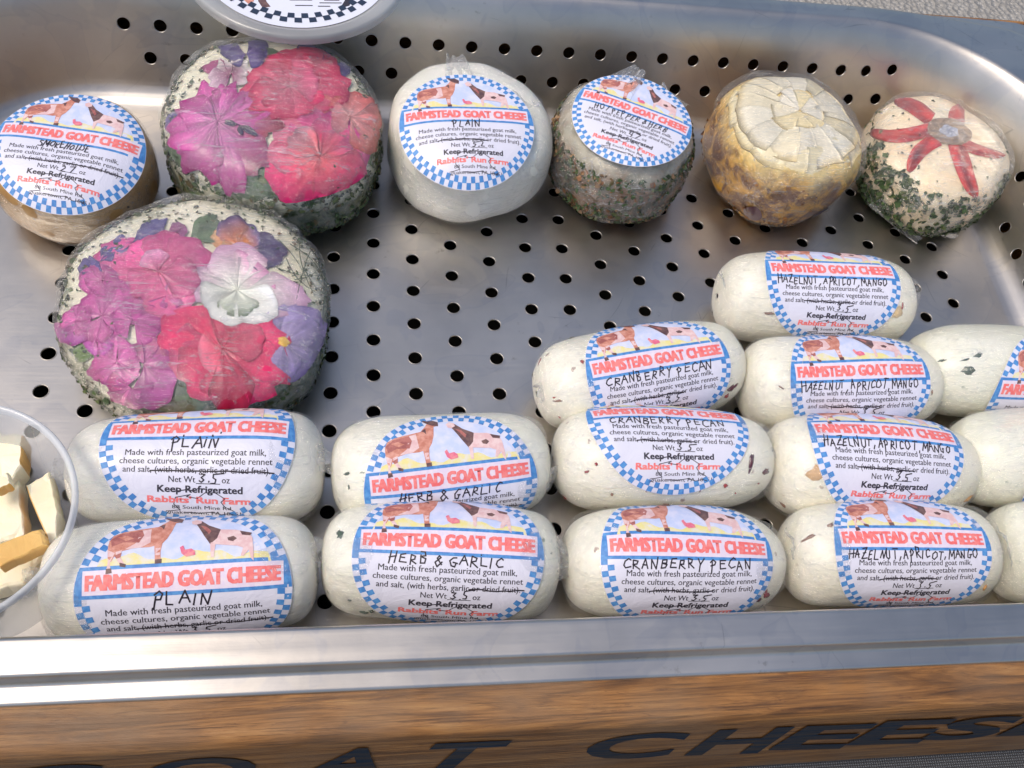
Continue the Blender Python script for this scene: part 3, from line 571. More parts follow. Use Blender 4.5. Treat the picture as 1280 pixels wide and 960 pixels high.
# ------------------------------------------------------------------ round cheeses
class Round:
    def __init__(s, cx, cy, R, H, seed, label, body_mat, n=3.0, poly=.025, film=None, filmamp=1.0, rz=0, ntop=None, lump=1.0, foff=None, name='cheese_round', tilt=(0, 0)):
        s.c = np.array([cx, cy]); s.R, s.H, s.seed, s.n, s.poly, s.lump = R, H, seed, n, poly, lump
        s.fa = filmamp; s.foff = foff; s.root = empty(name, (cx, cy, 0), 0, label, 'cheese', None)
        nt, npv = 150, 80; t = np.linspace(0, 2 * PI, nt, endpoint=False); p = np.linspace(-PI / 2 + .001, PI / 2 - .001, npv)
        Tm, Pm = np.meshgrid(t, p, indexing='ij'); s.Tm, s.Pm = Tm.ravel(), Pm.ravel()
        F = grid_faces(nt, npv, True, False).tolist(); F += [[i * npv for i in range(nt)][::-1], [i * npv + npv - 1 for i in range(nt)]]; s.F = F
        s.body = mesh_obj('cheese_body', s.surf(s.Tm, s.Pm), F, body_mat, s.root)
        if film: mesh_obj('plastic_wrap', s.surf(s.Tm, s.Pm, (.0004 * filmamp + .0002) if foff is None else foff * np.clip(.25 + 1.5 * np.sin(s.Pm), .25, 1), filmamp), F, film, s.root, cols=s.gather())
    def gather(s):
        T, P = s.Tm, s.Pm; q = np.c_[np.cos(T) * np.cos(P) * s.R, np.sin(T) * np.cos(P) * s.R, np.sin(P) * s.H / 2]
        side = np.clip(1 - np.sin(P), 0, 1.6) / 1.6; lines = np.clip(noise(np.c_[np.cos(T), np.sin(T), P * .25], s.seed + 51, 9) - .25, 0, 1.2) * side
        dr = q @ np.array([.93, .37, .0]); cr = q @ np.array([-.37, .93, 0]); st = np.clip(noise(np.c_[dr * 30, cr * 420], s.seed + 52, 1.0) - .55, 0, 1.2) * (np.sin(P) > .1)
        g = np.clip(lines * .40 + st * (.62 if s.foff else .25), 0, .7); return np.c_[g, g, g]
    def rad(s, T):
        return s.R * (1 + s.poly * noise(np.c_[np.cos(T), np.sin(T)], s.seed, 1.8, 6) + s.poly * .5 * noise(np.c_[np.cos(T), np.sin(T)], s.seed + 1, 4, 6))
    def surf(s, T, P, h=0.0, wrap=0.0):
        e = 2 / s.n; c, sn = np.abs(np.cos(P)) ** e, np.sign(np.sin(P)) * np.abs(np.sin(P)) ** e
        r = s.rad(T) * c; Q = np.c_[r * np.cos(T), r * np.sin(T), sn * s.H / 2]
        b = s.lump * (.0007 * noise(Q, s.seed + 2, 70) + .0003 * noise(Q, s.seed + 3, 160)) + h
        if wrap: b = b + wrap * (.0004 * ridge(Q, s.seed + 4, 110) + .0003 * noise(Q, s.seed + 6, 260))
        nrm = np.c_[np.cos(T) * np.abs(np.cos(P)), np.sin(T) * np.abs(np.cos(P)), np.sin(P)]
        Q = Q + nrm * b[:, None]; Q[:, 2] += s.H / 2; Q[:, 2] = np.maximum(Q[:, 2], .0005); return Q
    def top(s, x, y, h=0.0):
        """surface point over local plan position x, y"""
        T = np.arctan2(y, x); rho = np.minimum(np.hypot(x, y) / s.rad(T), .998); P = np.arccos(rho ** (s.n / 2)); return s.surf(T, P, h)
    def px(s, u, v):
        """local plan position on the upper surface seen at photo pixel u, v"""
        u = np.atleast_1d(u).astype(float); v = np.atleast_1d(v).astype(float)
        D = np.stack([(u - 640) / FPX, -(v - 480) / FPX, -np.ones_like(u)], 1) @ CR.T; o = CP - np.r_[s.c, 0]
        z = np.full(len(u), s.H * .97)
        for _ in range(14):
            t = (z - o[2]) / D[:, 2]; x = o[0] + t * D[:, 0]; y = o[1] + t * D[:, 1]; T = np.arctan2(y, x); R = s.rad(T); q = np.hypot(x, y)
            k = np.minimum(1, R * .985 / q); z = .5 * z + .5 * s.top(x * k, y * k)[:, 2]
        return x * k, y * k
def round_label(rc, px, py, R, rot, flavour, width, strike, wgt, seed, sx=1.0):
    x0, y0 = rc.px(px, py); x0, y0 = float(x0[0]), float(y0[0]); art = make_art(flavour, wgt, strike, seed, width)
    def fn(u, v, h):
        x, y = x0 + u, y0 + v; q = np.hypot(x, y) / rc.R; P = np.c_[x, y]
        z = rc.H + h + .0008 + .0013 * rc.fa - .0062 * q ** 4.5 + .00045 * noise(P, seed, 60) * (.4 + q)
        return np.c_[x, y, z]
    label_mesh(art, R, fn, rc.root, rot)
def flecks(rc, name, n, zr, size, cols, seed, tang=(0, 2 * PI), lift=.0006, kind='stuff', dens=None):
    r = np.random.default_rng(seed); V, F, C = [], [], []
    while len(F) < n:
        T = r.uniform(*tang); P = r.uniform(*zr)
        if dens is not None and r.uniform() > dens(T, P): continue
        sz = r.uniform(*size); rot = r.uniform(0, PI); k = 5; c0 = np.array(cols[r.integers(len(cols))]) * r.uniform(.6, 1.35)
        p0 = rc.surf(np.array([T]), np.array([P]), lift * r.uniform(.3, 1.6))[0]; p1 = rc.surf(np.array([T + .02]), np.array([P]), lift)[0]; p2 = rc.surf(np.array([T]), np.array([P + .02]), lift)[0]
        e1 = p1 - p0; e1 /= np.linalg.norm(e1) + 1e-9; e2 = p2 - p0; e2 -= e1 * (e1 @ e2); e2 /= np.linalg.norm(e2) + 1e-9; nn = np.cross(e1, e2)
        b = len(V); asp = r.uniform(.3, .9)
        for j in range(k):
            a = 2 * PI * j / k; q = r.uniform(.7, 1.2); uu, vv = math.cos(a) * q, math.sin(a) * q * asp; uu, vv = uu * math.cos(rot) - vv * math.sin(rot), uu * math.sin(rot) + vv * math.cos(rot)
            V.append(p0 + (e1 * uu + e2 * vv) * sz / 2 + nn * r.uniform(-.15, .3) * sz); C.append(c0)
        F.append([b + j for j in range(k)])
    return mesh_obj(name, V, F, HERB, rc.root, False, cols=C, kind=kind)
HERB = mat_attr('dried_herb', .6, .3, .1, .5); PETAL = mat_attr('flower_petal', .4, .25, .2, .35); LEAF = mat_attr('green_leaf', .45, .4, .2, .35)
FILM_A = mat_film('cling_film_clear', .0, .42, (.2, .3, .35), (1, 6, 6), 30)
FILM_C = mat_film('cling_film_streaked', .0, .50, (.2, .3, .35), (1, 6, 6), 30)
FILM_B = mat_film('cling_film_foggy', .07, .55, (.5, .2, 1.2), (1, 3, 3), 40)

def petal(rc, base_, tip, wid, c_in, c_out, parent, seed, lift=.0012, shape=.62, vein=.25, name='petal', ruffle=.05, rim=None, notch=.0, mat=None):
    """petal from base pixel to tip pixel, wid in pixels, laid on the cheese top"""
    nu, nv = 15, 13; U, Vv = np.meshgrid(np.linspace(0, 1, nu), np.linspace(-1, 1, nv), indexing='ij'); U = U.ravel(); Vv = Vv.ravel()
    b, t = np.array(base_, float), np.array(tip, float); d = t - b; L = np.hypot(*d); e = d / L; f = np.array([-e[1], e[0]]); L *= 1.16
    k = shape; prof_ = np.where(U < k, np.sin(np.clip(U / k, 0, 1) * PI / 2) ** .8, 1.0)
    prof_ = prof_ * .5 * wid * 1.42 * (.14 + .86 * np.clip(U / k, 0, 1) ** .7)
    bulge = (1 - np.abs(Vv) ** 2.4 * .42) - notch * np.exp(-(Vv / .25) ** 2)
    rf = 1 + ruffle * noise(np.c_[Vv * 3, np.full_like(Vv, seed)], seed, 2.2)
    along = U * L * bulge ** np.clip(U, 0, 1) * np.where(U > .4, rf, 1); across = Vv * prof_ * (1 + ruffle * .8 * noise(np.c_[U * 3, np.sign(Vv)], seed + 1, 2))
    P = b + along[:, None] * e + across[:, None] * f; x, y = rc.px(P[:, 0], P[:, 1])
    hgt = .0006 + (lift - .0010) * .55 + .00018 * noise(np.c_[Vv * 5, U * 2], seed + 2, 1.5) + .0001 * Vv * math.sin(seed)
    W = rc.top(x, y, np.maximum(hgt, .0007))
    g = np.clip(U * 1.1 - .05, 0, 1)[:, None] ** 1.2; C = np.array(c_in) * (1 - g) + np.array(c_out) * g
    st = np.sin(Vv * (17 + seed % 5) + 1.1 * np.sin(U * 5 + seed)) * .5 + .5; C = C * (1 - vein * (st ** 3)[:, None] * (.35 + .65 * (1 - U))[:, None]) * (1 + .16 * noise(np.c_[U * 2, Vv * 2], seed + 4, 1.5))[:, None]
    ed = np.clip((np.maximum(np.abs(Vv), U) - .84) / .16, 0, 1)[:, None]; hv_ = np.random.default_rng(seed * 7 + 1).uniform(.78, 1.12); C = C * (1 - .30 * ed) * np.array([hv_, hv_ * 1.05, hv_])
    if rim is not None:
        ed = np.clip((np.maximum(np.abs(Vv), U) - .82) / .18, 0, 1)[:, None]; C = C * (1 - ed) + np.array(rim) * ed
    m = mat or PETAL
    return mesh_obj(name, W, grid_faces(nu, nv), m, parent, cols=np.clip(C, 0, 1))
def flower(rc, conv, centre, petals, c_in, c_out, seed, lift, eye=None, **kw):
    """petals: (tip x, tip y, width[, colour]) in crop coordinates"""
    cz = conv(*centre); x0, y0 = rc.px(*cz); o = bpy.data.objects.new('flower', None); COL.objects.link(o); o.parent = rc.root; o.empty_display_size = .005
    for i, p in enumerate(petals):
        co = p[3] if len(p) > 3 else c_out
        petal(rc, cz, conv(p[0], p[1]), p[2] * conv.s, c_in, co, o, seed + i * 3, lift + .00022 * i, **kw)
    if eye:
        n = 12; V = []; er, ec = eye
        for k, f in enumerate((.05, .6, 1)):
            a = np.linspace(0, 2 * PI, n, endpoint=False); V.append(rc.top(x0 + f * er * np.cos(a) * (1 + .2 * np.cos(a * 5)), y0 + f * er * np.sin(a), lift * .5 + .0010 + (.0005, .0004, 0)[k]))
        mesh_obj('flower_centre', np.vstack(V), grid_faces(3, n, False, True), PETAL, o, cols=np.tile(np.array(ec), (3 * n, 1)))
    return o
class Conv:
    def __init__(s, x0, y0, z): s.x0, s.y0, s.s = x0, y0, 1 / z
    def __call__(s, x, y): return (s.x0 + x * s.s, s.y0 + y * s.s)
def leaf(rc, conv, b, t, w, col, seed, lift=.0009, name='leaf'):
    petal(rc, conv(*b), conv(*t), w * conv.s, np.array(col) * .8, col, rc.root, seed, lift, shape=.5, vein=.3, name=name, ruffle=.05, mat=LEAF)
def wisps(rc, conv, segs, col, wpx=5):
    for (x0, y0, x1, y1, bend) in segs:
        V, F, C = [], [], []
        t = np.linspace(0, 1, 9); d = np.array([x1 - x0, y1 - y0], float); f = np.array([-d[1], d[0]]) * bend
        P = np.array([x0, y0]) + t[:, None] * d + (np.sin(t * PI))[:, None] * f; nn = np.array([-d[1], d[0]]) / np.hypot(*d) * wpx / 2
        b = len(V)
        for sg in (-1, 1):
            Q = P + nn * sg * (1 - .6 * t)[:, None]; q = np.array([conv(*z) for z in Q]); x, y = rc.px(q[:, 0], q[:, 1]); V += list(rc.top(x, y, .0016))
        F += [[b + i, b + i + 1, b + 9 + i + 1, b + 9 + i] for i in range(8)]; C += [col] * 18
        mesh_obj('herb_sprig', V, F, HERB, rc.root, True, cols=C)
GREENS = [(.045, .085, .025), (.065, .11, .035), (.10, .13, .045), (.12, .09, .035), (.03, .055, .02)]
def herb_rim(T, P): return min(1.0, .12 + 1.1 * max(0, 1 - abs(P - .0) / 1.0))

# smokehouse
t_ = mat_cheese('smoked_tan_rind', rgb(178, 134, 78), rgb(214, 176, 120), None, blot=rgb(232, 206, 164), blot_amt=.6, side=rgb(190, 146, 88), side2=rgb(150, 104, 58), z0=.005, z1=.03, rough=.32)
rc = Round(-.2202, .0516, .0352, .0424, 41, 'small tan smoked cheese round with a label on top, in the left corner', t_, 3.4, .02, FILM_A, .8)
round_label(rc, 86, 185, .0318, -.13, 'SMOKEHOUSE', .68, ALL, '27', 41)
flecks(rc, 'rind_crack', 14, (-1.0, .1), (.0008, .002), [(.05, .03, .02)], 41, (PI, 2 * PI), kind=None)
# plain round
rc = Round(-.0396, .0761, .0402, .0515, 43, 'plain white cheese round with blue-checked label in the back row', mat_cheese('plain_round_cheese', (.90, .87, .75), (.91, .89, .81)), 3.5, .030, FILM_LOG, .9)
round_label(rc, 584, 158, .0318, .03, 'PLAIN', .42, HERBS, '5.2', 43)
PLAIN = rc
# hot pepper & herb
mh = mat_cheese('pepper_herb_crust', rgb(190, 184, 160), rgb(214, 208, 190), rgb(90, 84, 50), 70, .2, .4, .7, side=(.05, .055, .025), side2=(.22, .11, .05), z0=.032, z1=.048)
rc = Round(.0418, .0772, .0385, .0500, 45, 'herb-coated cheese round under foggy wrap with a tilted label', mh, 3.4, .038, FILM_B, 1.0)
flecks(rc, 'herb_coating', 2600, (-1.25, .42), (.0014, .0038), GREENS + [(.22, .10, .04), (.30, .18, .09)], 45, dens=herb_rim, lift=.0003)
round_label(rc, 790, 150, .0300, -.42, 'HOT PEPPER & HERB', 1.25, (.0, .22), '47', 45)
HOT = rc
# flower cheeses
mf = mat_cheese('cream_flower_cheese', rgb(232, 226, 196), rgb(242, 236, 214), rgb(60, 72, 40), 130, .12, .2, .5, side=(.055, .085, .028), side2=(.16, .17, .08), z0=.026, z1=.036)
HP, CR_, MG, PK, LP, VI, LV, OR_, CO = (.66, .006, .10), (.42, .004, .05), (.46, .015, .24), (.76, .07, .30), (.82, .32, .56), (.065, .035, .20), (.33, .22, .52), (.75, .22, .05), (.72, .07, .06)
GL = (.09, .17, .05); GG = (.13, .20, .10)
rc = Round(-.1335, .0735, .0519, .0520, 47, 'herb-edged cheese round covered in crimson and magenta flowers, back row', mf, 3.5, .026, FILM_C, 1.2, foff=.0031)
cv_ = Conv(200, 40, 3.693)
flecks(rc, 'herb_coating', 4600, (-1.35, .70), (.0015, .0045), GREENS, 47, dens=lambda T, P: 1.0 if P < .25 else .45, lift=.0004)
flecks(rc, 'herb_flakes', 260, (.5, 1.25), (.001, .003), GREENS, 48, lift=.0005)
for b, t, w, c, s in (((560, 720), (330, 690), 120, GG, 3), ((650, 740), (420, 640), 110, GG, 4), ((200, 640), (50, 540), 120, GG, 5), ((100, 500), (60, 640), 90, GG, 6), ((800, 215), (855, 275), 60, GL, 7), ((960, 500), (1010, 540), 50, GL, 8), ((940, 560), (1000, 590), 50, GL, 9), ((420, 110), (560, 130), 60, GG, 10), ((400, 700), (560, 690), 90, GG, 11)):
    leaf(rc, cv_, b, t, w, c, s)
flower(rc, cv_, (400, 110), [(290, 80, 60), (480, 60, 90), (470, 130, 80), (330, 130, 70)], (.16, .10, .30), VI, 101, .0012)
flower(rc, cv_, (740, 150), [(850, 190, 80), (640, 90, 70), (800, 130, 70)], VI, VI, 105, .0012)
flower(rc, cv_, (330, 200), [(230, 170, 70, (.4, .05, .18)), (300, 140, 70, (.85, .75, .72)), (400, 150, 80, (.85, .78, .75)), (390, 230, 70, (.80, .65, .68)), (250, 240, 80, (.72, .5, .6))], (.30, .03, .14), (.8, .7, .7), 109, .0013, ruffle=.12)
flower(rc, cv_, (65, 420), [(35, 405, 40), (70, 380, 40), (95, 430, 40), (60, 460, 40)], (.15, .1, .3), (.12, .09, .30), 113, .0012)
flower(rc, cv_, (600, 262), [(400, 240, 170), (480, 160, 160), (620, 115, 190), (770, 160, 190), (845, 270, 170), (720, 330, 150), (560, 390, 170), (440, 330, 130), (700, 220, 150, (.70, .09, .22))], (.62, .16, .24), HP, 117, .0015, notch=.06, ruffle=.07)
flower(rc, cv_, (880, 400), [(740, 330, 130, (.72, .14, .13)), (860, 300, 120, (.68, .1, .1)), (975, 340, 130), (1000, 440, 130), (965, 530, 110), (800, 420, 110, (.74, .2, .25))], (.78, .3, .3), CO, 127, .0018, ruffle=.06)
flower(rc, cv_, (272, 425), [(230, 250, 130), (350, 280, 120), (480, 350, 130), (500, 460, 120, CR_), (450, 600, 170, (.38, .02, .13)), (315, 720, 150), (150, 620, 150), (90, 470, 130), (130, 360, 120)], (.66, .20, .46), (.52, .015, .26), 133, .0019, ruffle=.1, vein=.45)
flower(rc, cv_, (730, 575), [(560, 430, 150, (.75, .16, .3)), (690, 400, 160, PK), (830, 420, 150, (.66, .03, .27)), (930, 540, 180, (.70, .02, .25)), (880, 710, 190), (720, 770, 200), (540, 690, 200), (520, 560, 130, (.74, .14, .26)), (620, 490, 110, (.82, .30, .38))], (.70, .10, .12), (.82, .008, .17), 143, .0021, ruffle=.05, notch=.04)
flower(rc, cv_, (370, 440), [(310, 430, 18), (440, 480, 22), (380, 480, 18)], (.05, .03, .06), (.06, .03, .08), 155, .0040)
sol = (-.1592, -.0262, .0548, .0400)
rc = Round(*sol, 49, 'largest flower-covered cheese round, pink and lavender blooms, left of the bare pan floor', mf, 3.5, .026, FILM_C, 1.3, foff=.0033)
c2 = Conv(80, 250, 3.43)
flecks(rc, 'herb_coating', 3600, (-1.35, .62), (.0014, .0042), GREENS + [(.2, .22, .16)], 49, dens=lambda T, P: .9 if P < .2 else .3, lift=.0004)
flecks(rc, 'herb_flakes', 420, (.45, 1.15), (.001, .003), GREENS, 50, lift=.0005)
wisps(rc, c2, [(1000, 180, 1060, 420, .1), (960, 200, 1110, 380, -.1), (900, 300, 1090, 330, .08), (1040, 230, 980, 470, .05), (940, 260, 1060, 400, .12), (1060, 260, 1130, 470, -.08), (1010, 300, 1120, 420, .1), (910, 180, 1010, 330, -.06), (165, 760, 190, 870, .05), (1100, 400, 1110, 600, .04), (970, 350, 1080, 300, .1)], (.10, .13, .07))
for b, t, w, c, s in (((700, 800), (330, 880), 130, GG, 13), ((560, 790), (420, 850), 110, (.13, .17, .12), 14), ((880, 800), (1020, 730), 110, GG, 15), ((900, 760), (1060, 740), 100, GG, 16), ((540, 170), (640, 90), 60, GG, 17), ((40, 640), (120, 660), 60, (.20, .30, .08), 18), ((640, 870), (760, 860), 60, GG, 19), ((560, 130), (640, 170), 50, GG, 20), ((100, 660), (180, 640), 40, GL, 21)):
    leaf(rc, c2, b, t, w, c, s)
flower(rc, c2, (300, 190), [(420, 110, 70), (230, 200, 60), (380, 150, 60)], VI, (.13, .10, .30), 201, .0012)
flower(rc, c2, (160, 270), [(80, 310, 60), (210, 220, 50), (130, 290, 60)], VI, (.12, .07, .27), 205, .0012)
flower(rc, c2, (490, 140), [(460, 130, 40), (490, 105, 40), (525, 135, 40), (500, 175, 40)], (.3, .05, .2), (.42, .12, .3), 209, .0012)
flower(rc, c2, (745, 205), [(650, 160, 70, (.80, .42, .2)), (690, 230, 70, (.80, .50, .3)), (760, 250, 70, OR_), (705, 95, 100, (.10, .06, .2)), (815, 140, 90, (.14, .11, .28)), (780, 180, 60, OR_)], OR_, OR_, 213, .0012)
flower(rc, c2, (800, 220), [(930, 240, 90), (900, 200, 90), (860, 290, 90)], (.08, .05, .14), (.10, .07, .19), 221, .0014)
flower(rc, c2, (410, 320), [(180, 240, 150, (.60, .06, .26)), (220, 340, 140), (340, 190, 160), (450, 170, 150), (590, 240, 160, (.68, .08, .28)), (490, 480, 180, (.68, .10, .28)), (340, 420, 160), (560, 350, 130), (380, 240, 90, LP)], (.74, .12, .28), (.78, .07, .30), 225, .0015)
for i, (cx_, cy_, pr) in enumerate([((165), 350, [(70, 350, 80), (120, 300, 80), (220, 320, 80), (130, 400, 90)]), ((170), 500, [(80, 450, 110), (190, 370, 120), (300, 410, 150), (240, 560, 110), (150, 600, 90)]), (300, 520, [(380, 450, 140), (260, 450, 110), (400, 560, 120), (230, 540, 90)]),
                                    (60, 520, [(20, 490, 90), (100, 480, 80), (20, 600, 110, (.40, .05, .36)), (100, 560, 80)]), (150, 590, [(100, 620, 110, (.42, .03, .36)), (210, 620, 100, (.42, .03, .34))]), (240, 690, [(170, 650, 130), (130, 740, 80, (.5, .05, .24)), (240, 780, 140), (310, 660, 130)]),
                                    (350, 700, [(330, 620, 130, (.40, .08, .14)), (430, 650, 140, (.5, .1, .2)), (480, 720, 150), (420, 850, 150, (.50, .06, .35))]), (300, 800, [(210, 810, 110, (.55, .03, .20)), (280, 870, 130, (.52, .08, .28)), (350, 850, 110, (.5, .08, .32))]), (440, 420, [(360, 400, 100), (470, 390, 100), (440, 470, 110)])]):
    flower(rc, c2, (cx_, cy_), pr, (.62, .14, .38), (.54, .05, .29), 240 + i * 16, .0014 + .00012 * i, rim=(.34, .03, .20), vein=.4, ruffle=.05)
flower(rc, c2, (740, 395), [(600, 300, 190), (720, 220, 190), (850, 330, 200, (.80, .30, .55)), (980, 440, 140), (640, 490, 170, (.84, .80, .80)), (870, 490, 130, (.84, .78, .78)), (740, 500, 120, (.12, .16, .08))], (.84, .82, .74), (.80, .42, .64), 401, .0024, vein=.12)
flower(rc, c2, (680, 640), [(600, 500, 170), (740, 490, 170), (820, 520, 130, CR_), (460, 560, 190), (480, 680, 170, (.74, .07, .22)), (920, 640, 210), (890, 790, 190), (740, 830, 200), (560, 780, 190), (730, 880, 130, CR_), (600, 680, 110, (.84, .18, .28)), (840, 600, 110, (.84, .10, .2))], (.62, .02, .08), (.80, .015, .14), 421, .0024, ruffle=.07)
flower(rc, c2, (935, 612), [(850, 510, 150), (960, 480, 150, (.40, .28, .58)), (1080, 530, 150), (1110, 640, 150), (1000, 740, 150), (930, 740, 110)], (.46, .34, .58), LV, 461, .0026, eye=(.0022, (.85, .50, .04)), vein=.3)
# sliced-fruit topped cheese
mg = mat_cheese('golden_brown_marbled_side', rgb(250, 216, 120), rgb(250, 230, 170), None, side=(.70, .36, .03), side2=(.16, .05, .008), z0=.034, z1=.050)
rc = Round(.1282, .0817, .0398, .0530, 51, 'golden cheese round topped with a fan of pale slices, back row', mg, 3.4, .02, FILM_A, 1.0, foff=.0032, lump=1.6)
SL = mat_attr('pale_fruit_slice', .4, .4, .2, .12)
r51 = random.Random(51)
def slice_part(rc, r0, r1, a0, a1, h, th, col, seed):
    nr, na = 7, 6; V, C = [], []
    for lay in (1, 0):
        for i in range(nr):
            for j in range(na):
                u, w = i / (nr - 1), j / (na - 1); a = a0 + (a1 - a0) * w; rr = r0 + (r1 - r0) * (u if lay else u * 1.02); rr *= 1 + .02 * math.sin(seed + w * 5)
                edge = min(1, min(u, 1 - u) * 7) * .12 + .88
                z = (h + th * edge + .0003 * (w - .5) * (1 if seed % 2 else -1)) if lay else -.002
                V.append(rc.top(np.array([rr * math.cos(a)]), np.array([rr * math.sin(a)]), 0)[0] + np.array([0, 0, z + .0003 * math.sin(seed + u * 4)]))
                C.append(np.array(col) * (1 - .10 * abs(math.sin(u * 6 + seed))) * (np.array((1, .90, .66)) if u > .9 else 1))
    n = nr * na; F = grid_faces(nr, na).tolist()
    ring = [i * na for i in range(nr)] + [(nr - 1) * na + j for j in range(1, na)] + [i * na + na - 1 for i in range(nr - 2, -1, -1)] + list(range(na - 2, 0, -1))
    F += [[ring[k], ring[(k + 1) % len(ring)], ring[(k + 1) % len(ring)] + n, ring[k] + n] for k in range(len(ring))]
    mesh_obj('fruit_slice', V, F, SL, rc.root, True, cols=C)
k = 0; a_ = .2
while a_ < .2 + 2 * PI - .12:                          # lower ledge of broad pieces
    w_ = r51.uniform(.34, .52); w_ = min(w_, .2 + 2 * PI - a_); slice_part(rc, .022, .0362 + r51.uniform(-.0006, .0006), a_, a_ + w_ * 1.08, -.0004, .0007, (.90, .79, .50), k + 60); a_ += w_; k += 1
a_ = 0.0
while a_ < 2 * PI - .1:
    w_ = r51.uniform(.26, .50); w_ = min(w_, 2 * PI - a_); g_ = r51.uniform(.86, 1.06); c_ = r51.choice([(.90, .81, .60), (.90, .78, .50), (.91, .84, .66), (.91, .83, .64), (.90, .80, .56)])
    slice_part(rc, .0130 + r51.uniform(-.004, .003), .0322 + r51.uniform(-.0012, .0012), a_, a_ + w_ * r51.uniform(1.0, 1.15), -.0002 + r51.uniform(-.0001, .0002), .0010, tuple(x * g_ for x in c_), k); a_ += w_; k += 1
a_ = .3
while a_ < .3 + 2 * PI - .2:
    w_ = r51.uniform(.45, .95); w_ = min(w_, .3 + 2 * PI - a_); c_ = r51.choice([(.90, .81, .60), (.88, .74, .42), (.82, .74, .62), (.91, .84, .68)])
    slice_part(rc, .001, .0150 + r51.uniform(-.003, .0025), a_, a_ + w_ * 1.05, -.0002 + r51.uniform(-.0001, .0002), .0010, c_, k + 30); a_ += w_; k += 1
flecks(rc, 'brown_crust', 380, (-1.2, .25), (.0015, .0045), [(.30, .13, .03), (.18, .07, .02), (.45, .24, .05)], 52, lift=.0002, dens=lambda T, P: .5 + .5 * math.sin(T * 3 + 1))
for T0, col in ((-2.05, (.08, .02, .04)), (-1.05, (.06, .03, .07))):
    t = np.linspace(0, 2 * PI, 14, endpoint=False); V = [rc.surf(T0 + f * .13 * np.cos(t), -.28 + f * .22 * np.sin(t), .0007) for f in (.05, .6, 1)]
    mesh_obj('dark_fruit_piece', np.vstack(V), grid_faces(3, 14, False, True), FLECK, rc.root, cols=np.tile(np.array(col), (42, 1)))
# red pepper topped cheese
mr = mat_cheese('peach_tinted_cheese', rgb(242, 232, 206), rgb(244, 214, 170), None, blot=rgb(240, 176, 116), blot_amt=.7)
rc = Round(.2165, .0785, .0385, .0460, 53, 'cheese round with red pepper strips in a star and parsley sides, back right corner', mr, 3.0, .045, FILM_C, 1.3, foff=.0030)
flecks(rc, 'parsley_coating', 1500, (-1.3, .55), (.002, .0050), GREENS[:3] + [(.04, .07, .03)], 53, (PI * .95, PI * 1.88), dens=lambda T, P: 1.0 if P < .42 + .2 * math.sin(T * 7) else .3, lift=.0006)
flecks(rc, 'parsley_flakes', 420, (-1.2, .35), (.0015, .004), GREENS[:3], 54, lift=.0006)
flecks(rc, 'parsley_flakes', 60, (.3, 1.3), (.001, .003), GREENS, 55, lift=.0006)
c6 = Conv(1060, 100, 4.364)
PEP = mat_attr('red_pepper', .3, .4, .4, .5)
for i, (x0, y0, x1, y1, w) in enumerate([(455, 220, 245, 105, 84), (440, 270, 90, 280, 80), (480, 330, 330, 500, 84), (590, 340, 690, 630, 96), (620, 350, 845, 412, 60), (590, 240, 600, 140, 92)]):
    nu, nv = 14, 9; U, Vv = np.meshgrid(np.linspace(0, 1, nu), np.linspace(-1, 1, nv), indexing='ij'); U = U.ravel(); Vv = Vv.ravel()
    d = np.array([x1 - x0, y1 - y0], float); L = np.hypot(*d); f = np.array([-d[1], d[0]]) / L; bend = (.06, -.09, .12, .03, .04, -.05)[i]
    wd = w / 2 * (1 - .45 * U ** 3) * np.sqrt(np.clip(1 - np.maximum(U - .8, 0) ** 2 / .04 * .8, .03, 1))
    Pp = np.array([x0, y0]) + U[:, None] * d + (bend * L * np.sin(U * PI))[:, None] * f + (Vv * wd)[:, None] * f
    q = np.array([c6(*z) for z in Pp]); x, y = rc.px(q[:, 0], q[:, 1]); hh = .0004 + .0007 * np.sqrt(np.clip(1 - Vv ** 2, 0, 1)) + .0002 * noise(np.c_[U * 5, Vv * 2], 60 + i, 2)
    C = np.array((.50, .03, .02)) * (1 + .35 * noise(np.c_[U * 3, Vv * 2], 70 + i, 1.5))[:, None]
    mesh_obj('red_pepper_strip', rc.top(x, y, hh), grid_faces(nu, nv), PEP, rc.root, cols=np.clip(C, 0, 1))
for nm, r0, r1, col, h0 in (('olive_ring', .0042, .0120, (.26, .17, .10), .0010), ('olive_filling', .0002, .0068, (.40, .42, .50), .0013)):
    xc, yc = rc.px(*c6(545, 288)); t = np.linspace(0, 2 * PI, 40, endpoint=False); V, C = [], []
    for f in np.linspace(0, 1, 8):
        r_ = r0 + (r1 - r0) * f; hh = h0 + .0006 * math.sqrt(max(0, 1 - (2 * f - 1) ** 2)) if nm == 'olive_ring' else h0
        V.append(rc.top(xc + r_ * np.cos(t), yc + r_ * np.sin(t) * .85, hh + .0003 * np.sin(t * 5 + f * 9))); C += [np.array(col) * (1 + .5 * math.sin(f * 7 + k * 1.9) * math.sin(k * .7)) for k in range(40)]
    mesh_obj(nm, np.vstack(V), grid_faces(8, 40, False, True), PEP, rc.root, cols=np.clip(C, 0, 1))
RED = rc
